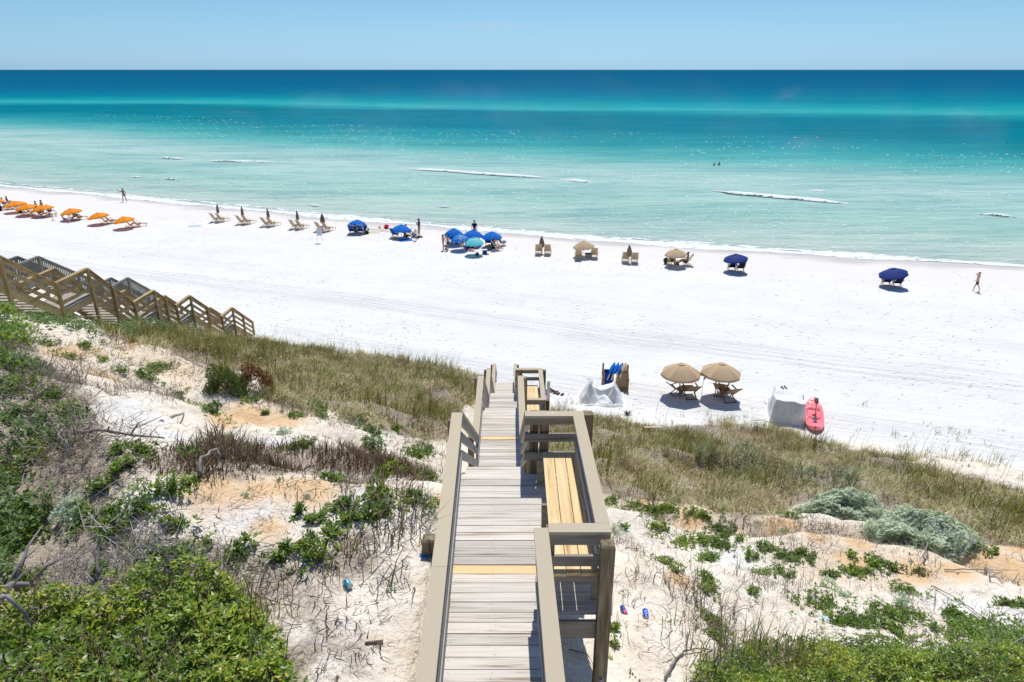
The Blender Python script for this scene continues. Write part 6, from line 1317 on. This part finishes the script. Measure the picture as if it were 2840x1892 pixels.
# two cloth covers
def cover(name, label, p, rz, W, D, hf, mat, seed, wrinkle=.02):
    mb = MB(); nu, nv = 90, 80
    def f(u, v):
        x = (u - .5) * W; y = (v - .5) * D; z = hf(x, y)
        z += wrinkle * (2.0 * float(fbm(x * 1.8 + y, y * 2.0 - x, seed, 2))) * min(1, z * 3 + .2) + .03 * math.sin(x * 9 + 4 * float(fbm(x, y * 2, seed + 1, 2))) * math.exp(-((z - .4) / .35) ** 2)
        k = 1 + .05 * float(fbm(x * 2, y * 2, seed + 2, 2)); x2 = x + .12 * float(fbm(y * 1.5 + seed, z * 1.2, seed + 5, 2)) * min(1, z * 2); y2 = y + .16 * float(fbm(x * 1.7 + seed, z * 1.1, seed + 6, 2)) * min(1, z * 2); return Vector((x2 * k, y2 * k, max(z, .004 + .03 * float(vnoise(x * 5, y * 5, seed)))))
    mb.grid(f, nu, nv); o = thing1(name, label, "cover", mb, mat, p, rz, smooth=True); return o
def seg(x, y, ax, ay, bx, by):
    t = max(0, min(1, ((x - ax) * (bx - ax) + (y - ay) * (by - ay)) / ((bx - ax) ** 2 + (by - ay) ** 2 + 1e-9))); return math.hypot(x - ax - t * (bx - ax), y - ay - t * (by - ay))
def h_a(x, y):
    d1 = seg(x, y, -.58, -.22, -.55, .45); d2 = seg(x, y, .56, -.25, .60, .42)
    c = max(1.08 - 1.75 * d1 ** .85, .98 - 1.75 * d2 ** .85)
    if abs(x) < .6: s = .92 - .30 * (1 - (x / .6) ** 2); s = s - (1.55 * max(0, -.12 - y) ** .8 if y < -.12 else 0) - 1.6 * max(0, y - .42); c = max(c, s)
    r = math.hypot(x / 1.05, (y + .15) / .85); c = max(c, .26 * (1 - r ** 3) * (.6 + .8 * float(vnoise(x * 3, y * 3, 4))), .13 * math.exp(-((y + .78 + .06 * math.sin(x * 5)) / .09) ** 2) * (abs(x) < .95))
    return max(c, .02)
def h_b(x, y):
    ex = max(0, abs(x) - .62); ey = max(0, -y - .62, y - .80); top = 1.22 - .14 * math.exp(-((y - .05) / .3) ** 2) * (1 - min(1, abs(x) / .7) ** 3 * .6) - .10 * (1 - min(1, abs(x) / .7) ** 2) * math.exp(-((y + .58) / .25) ** 2)
    return max(top - 6.2 * (ex ** 2 * 3 + ex * .55) - 5.6 * (ey ** 2 * 2.6 + ey * .6), .02)
cover("cloth_cover", "white cloth sheet draped over a low stack in front of the chair rack", Z6C(960, 1120), -.06, 2.25, 1.9, h_a, TARP, 3, .03)
cover("cloth_cover", "taut grey white cloth cover over a boxy stack beside the red kayak", Z6B(1715, 900), -.27, 1.86, 2.3, h_b, TARP, 7, .025)
o = sandals("pair of brown shoes on top of the cover beside the kayak", (0, 0), BRN, .2, 1.15, at=at_y(*Z6B(1688, 525), G(Z6B(1725, 905)).y + .80)); 
# kayak
KR = simple("kayak_plastic", (.92, .20, .23), .32, .5, .06, 3); KD = simple("kayak_recess", (.80, .10, .12), .4)
def kayak(p, rz):
    loc = G(p); root = empty("kayak", loc, rz); tag(root, "red sit on top kayak lying on the sand with a dark paddle on it", "kayak")
    Lk = 3.3; W = .43; ns, nr = 44, 28
    def half(t): return W * (1 - abs(2 * t - 1) ** 3.2) ** .62 + .012
    def rock(t): return .20 * abs(2 * t - 1) ** 3
    def f(u, v):                                 # u round the section, v along
        t = v; w = half(t); y = (t - .5) * Lk; a = 2 * PI * u; cx, sz = math.cos(a), math.sin(a)
        x = math.copysign(abs(cx) ** .75, cx) * w
        if sz < 0: z = .16 + rock(t) + sz * .17 * (1 - .5 * abs(2 * t - 1) ** 3)
        else:
            z = .16 + rock(t) + .13 * abs(sz) ** .55
            e = abs(x) / max(w, .01)
            for c0, c1, dep in ((.22, .40, .11), (.46, .70, .13), (.78, .90, .05)):
                m = float(sstep(c0 - .02, c0 + .03, t) * sstep(c1 + .03, c1 - .02, t) * sstep(.78, .60, e)); z -= dep * m
            z -= .025 * float(sstep(.95, .8, e) * sstep(.62, .74, e)) 
        return Vector((x, y, z))
    mb = MB(); mb.grid(f, nr * 2, ns * 2, closed=True); mb.build("hull", KR, root, True)
    mb = MB(); mb.grid(lambda u, v: Vector(((u - .5) * .36, -.02 + .30 * (v - .5), .275 + .0 * u)), 4, 4); 
    for y0, s_ in ((-.35, .06), (.30, .06)):
        mb2 = MB(); mb2.tube([(-.28, y0, .32), (0, y0 + .07, .335), (.28, y0, .32)], .010, 6); mb2.build("carry_strap", BLACK, root)
    mb2 = MB(); mb2.tube([(0, .12, .18), (0, .12, .205)], .075, 16); mb2.build("hatch", simple("hatch_red", (.35, .01, .02), .4), root)
    mb2 = MB(); mb2.box((.06, .42, .312), (.16, .07, .006)); mb2.build("sticker", YEL, root)
    return root
ky = G(Z6B(2062, 925)); kayak(Z6B(2062, 925), R(-21))
pa = empty("paddle", ky + Vector((-.14, -.42, .335)), R(-24)); tag(pa, "dark two bladed paddle lying along the red kayak", "paddle")
mb = MB(); mb.tube([(0, 0, .02), (0, 1.75, .10)], .014, 8); mb.build("shaft", BLACK, pa, True)
DT = simple("blade_dark", (.02, .045, .06), .4)
for q, z_ in ((-.12, .01), (1.86, .11)): mb = MB(); mb.ellipsoid((0, q, z_), (.095, .20, .018), 14, 6); mb.build("blade", DT, pa, True)
mb = MB(); mb.ellipsoid((0, 0, 0), (.22, .07, .04), 10, 6, bump=.3); thing1("wood_piece", "small piece of pale wood under the left edge of the cover by the kayak", "wood", mb, CHWL, Z6B(1510, 955), -.6)
# the rack with folded chairs and rolled umbrellas
rb = G(Z6C(1250, 830)); rz = -.10; Mr = Matrix.Translation(rb) @ Matrix.Rotation(rz, 4, 'Z')
root = empty("chair_rack", rb, rz); tag(root, "open wooden rack behind the draped white sheet holding folded chairs", "rack")
for x_, y_, h_ in ((-.62, .30, 1.25), (.66, .30, 1.2), (-.62, -.42, .75), (.66, -.42, .75)):
    mb = MB(); mb.box((x_, y_, h_ / 2 - .1), (.085, .085, h_ + .2)); mb.build("post", CHWD, root)
for y_, z_ in ((.30, .85), (.30, .15), (-.42, .12)): mb = MB(); mb.beam((-.62, y_, z_), (.66, y_, z_), .04, .10); mb.build("rail", CHWD, root)
for x_ in (-.66, .70): mb = MB(); mb.beam((x_, -.42, .65), (x_, .30, .72), .04, .10); mb.build("side_board", CHWD, root)
def folded(label, lx, ly, fab, tilt, grp):
    r = empty("folded_chair", Mr @ Vector((lx, ly, .0)), rz); r.rotation_euler = (tilt, 0, rz); tag(r, label, "beach chair", grp)
    for s_ in (-1, 1):
        mb = MB(); mb.beam((s_ * .26, 0, .02), (s_ * .26, 0, 1.0), .03, .045, up=(0, 1, 0)); mb.build("side_frame", CHW, r)
        mb = MB(); mb.beam((s_ * .22, -.03, .02), (s_ * .22, -.03, .92), .03, .04, up=(0, 1, 0)); mb.build("leg", CHW, r)
    mb = MB(); mb.grid(lambda u, v: Vector(((u - .5) * .46, -.012 + .03 * math.sin(PI * v), .08 + .86 * v)), 3, 6); mb.build("sling", fab, r, True); return r
for i, w_ in enumerate(("nearest", "second", "third", "farthest")):
    folded(f"{w_} folded chair with blue cloth at the left of the rack", -.34, -.33 + i * .15, CHAIRBLUE, R(-8), "folded chairs in the rack")
    folded(f"{w_} folded chair with tan cloth at the right of the rack", .36, -.33 + i * .15, CHAIRTAN, R(-8), "folded chairs in the rack")
def rolled(label, a, b, mat, w_=.085):
    A = Mr @ Vector(a); Bv = Mr @ Vector(b); ax = Bv - A; L_ = ax.length; r = empty("rolled_umbrella", A); r.rotation_mode = 'QUATERNION'; r.rotation_quaternion = ax.to_track_quat('Z', 'Y'); tag(r, label, "beach umbrella", "rolled umbrellas on the rack")
    mb = MB(); mb.grid(lambda u, v: Vector((math.cos(2 * PI * u) * w_ * (1 + .25 * math.cos(u * 12 * PI)) * (.35 + .65 * math.sin(PI * min(1, v * 1.15)) ** .5), math.sin(2 * PI * u) * w_ * (1 + .25 * math.cos(u * 12 * PI)) * (.35 + .65 * math.sin(PI * min(1, v * 1.15)) ** .5), L_ * (.35 + .65 * v))), 36, 10, closed=True); mb.build("folded_canopy", mat, r, True)
    mb = MB(); mb.tube([(0, 0, 0), (0, 0, L_)], .018, 8); mb.build("pole", CHWL, r); return r
for i in range(3): rolled(["bright blue rolled umbrella resting on the rack, left of three", "middle bright blue rolled umbrella on the rack", "bright blue rolled umbrella on the rack, right of three"][i], (-.42 + i * .20, -.62, .72), (-.02 + i * .20, .42, 1.25), BLUE, .10)
rolled("tan rolled umbrella lying on the right of the rack", (.22, -.5, .8), (.55, .45, 1.22), TAN, .13); rolled("black rolled umbrella across the middle of the rack", (.0, -.35, .95), (.35, .25, 1.05), BLACK, .09)
# litter on the dune
def can(label, px, py, rz, mat, crumple=0.0, r=.032, L_=.15, tilt=0):
    p = hit(px, py); root = empty("drink_can", p + Vector((0, 0, r)), rz); tag(root, label, "can")
    mb = MB(); mb.grid(lambda u, v: Vector((math.cos(2 * PI * u) * r * (1 - crumple * float(vnoise(u * 4, v * 4, 3))) * (1 if .06 < v < .94 else .85), (v - .5) * L_ * (1 - crumple * .5), math.sin(2 * PI * u) * r * (1 - crumple * float(vnoise(u * 4, v * 4 + 3, 4))) * (1 if .06 < v < .94 else .85))), 24, 10, closed=True); mb.build("body", mat, root, True)
    for s_ in (-1, 1): mb = MB(); mb.tube([(0, s_ * L_ * .47 * (1 - crumple * .5), 0), (0, s_ * L_ * .485 * (1 - crumple * .5), 0)], r * .84, 20); mb.build("lid", ALU, root)
    return root
ALU = simple("aluminium", (.5, .5, .5), .3, .6)
c1 = can("slim dark blue and pink drink can on the sand, nearer the corner post", 1433.5, 1409, R(12), simple("can_blue", (.02, .06, .30), .3, .6), 0, .034, .155)
mb = MB(); mb.grid(lambda u, v: Vector((math.cos(PI * (.3 + .4 * u)) * .0345, -.075 + .055 * v, math.sin(PI * (.3 + .4 * u)) * .0345)), 6, 1); mb.build("pink_band", PINKP, c1)
c2 = can("wider bright blue drink can with white lettering, right of the slim one", 1483.5, 1417, R(-4), simple("can_bright", (.01, .10, .55), .3, .6), 0, .038, .15)
fc = bpy.data.curves.new("lettering", 'FONT'); fc.body = "US"; fc.size = .055; fc.extrude = .0008; fo = bpy.data.objects.new("lettering", fc); COL.objects.link(fo); dg = bpy.context.evaluated_depsgraph_get(); lm = bpy.data.meshes.new_from_object(fo.evaluated_get(dg)); bpy.data.objects.remove(fo)
lo = bpy.data.objects.new("lettering", lm); COL.objects.link(lo); lm.materials.clear(); lm.materials.append(WHITEP); lo.parent = c2; lo.rotation_euler = (0, 0, R(90)); lo.location = (.018, -.04, .0385)
can("crushed turquoise can on the sand left of the boardwalk", 801, 1349, R(40), simple("can_teal", (.03, .30, .40), .3, .6), .45, .034, .12)
def scrap(name, label, px, py, w, mat, sd=1):
    p = hit(px, py); mb = MB(); mb.grid(lambda u, v: Vector(((u - .5) * w, (v - .5) * w * .7, .012 + .06 * w * 4 * float(vnoise(u * 3 + sd, v * 3, sd)))), 8, 8); o = thing1(name, label, "litter", mb, mat, None, sd, smooth=False, at=p); return o
scrap("wrapper", "crumpled orange and blue wrapper beside the left boardwalk post", 985, 1277, .16, simple("wrapper_blue", (.04, .25, .55), .4)); scrap("wrapper", "orange end of the crumpled wrapper left of the boardwalk post", 979, 1273, .10, simple("wrapper_orange", (.75, .25, .06), .4), 2)
scrap("plastic_scrap", "pale blue plastic scrap on the right slope", 1893, 1426, .16, simple("plastic_pale", (.6, .7, .78), .4), 3)
mb = MB(); mb.box((0, 0, 0), (.15, .055, .014)); thing1("wood_shard", "flat pale brown wood shard on the white sand left of the boardwalk", "wood", mb, CHWL, None, .15, at=hit(861, 1474) + Vector((0, 0, .015)))
mb = MB(); mb.box((0, 0, 0), (.75, .10, .03)); thing1("plank", "pale plank lying in the grass right of the boardwalk", "wood", mb, CHWL, None, .0, at=hit(1500, 999) + Vector((0, 0, .32)))
mb = MB()
for k in range(22): a = random.uniform(0, 6.28); mb.tube([(0, 0, .03), (math.cos(a) * .12, math.sin(a) * .08, random.uniform(.08, .25)), (math.cos(a) * .26, math.sin(a) * .16, random.uniform(.02, .3))], [.02, .012, .004], 5)
thing1("seaweed_clump", "dark dried clump on the sand between the draped sheet and the grass", "seaweed", mb, simple("dark_weed", (.03, .028, .022), .8), Z6C(1560, 1500), 0)
# flecks of seaweed and shell over the open beach
rs = np.random.default_rng(5); N = 2600; fx = rs.uniform(-45, 50, N); fy = toe(fx) + 1 + (shore(fx) - toe(fx) - 4) * rs.uniform(0, 1, N) ** 1.1
kk = rs.uniform(0, 1, N) < np.clip(.35 + 1.5 * fbm(fx * .12, fy * .25, 19, 3), .03, 1); fx, fy = fx[kk], fy[kk]; N = len(fx); per = 3
Cc = np.repeat(np.stack([fx, fy, T(fx, fy) + .012], 1), per, 0) + rs.normal(size=(N * per, 3)) * np.array([.06, .035, 0]); K = len(Cc); a = rs.uniform(0, 6.28, K); d = np.stack([np.cos(a), np.sin(a) * .6, np.full(K, .12)], 1)
V, F = make_leaves(Cc, unit(d), unit(np.cross(unit(d), [0, 0, 1.0])), rs.uniform(.03, .13, K), rs.uniform(.015, .05, K)); stuff("seaweed_bits", "small dark flecks of dry seaweed scattered on the beach", "seaweed", V, F, leaf_mat("weed_bits", [(0, (.05, .04, .03)), (.6, (.16, .13, .10)), (1, (.35, .30, .24))], .8, 0))
# remove the chair prototypes
for kproto in CH.values():
    for o in [kproto] + [q for q in bpy.data.objects if q.parent == kproto]: bpy.data.objects.remove(o)
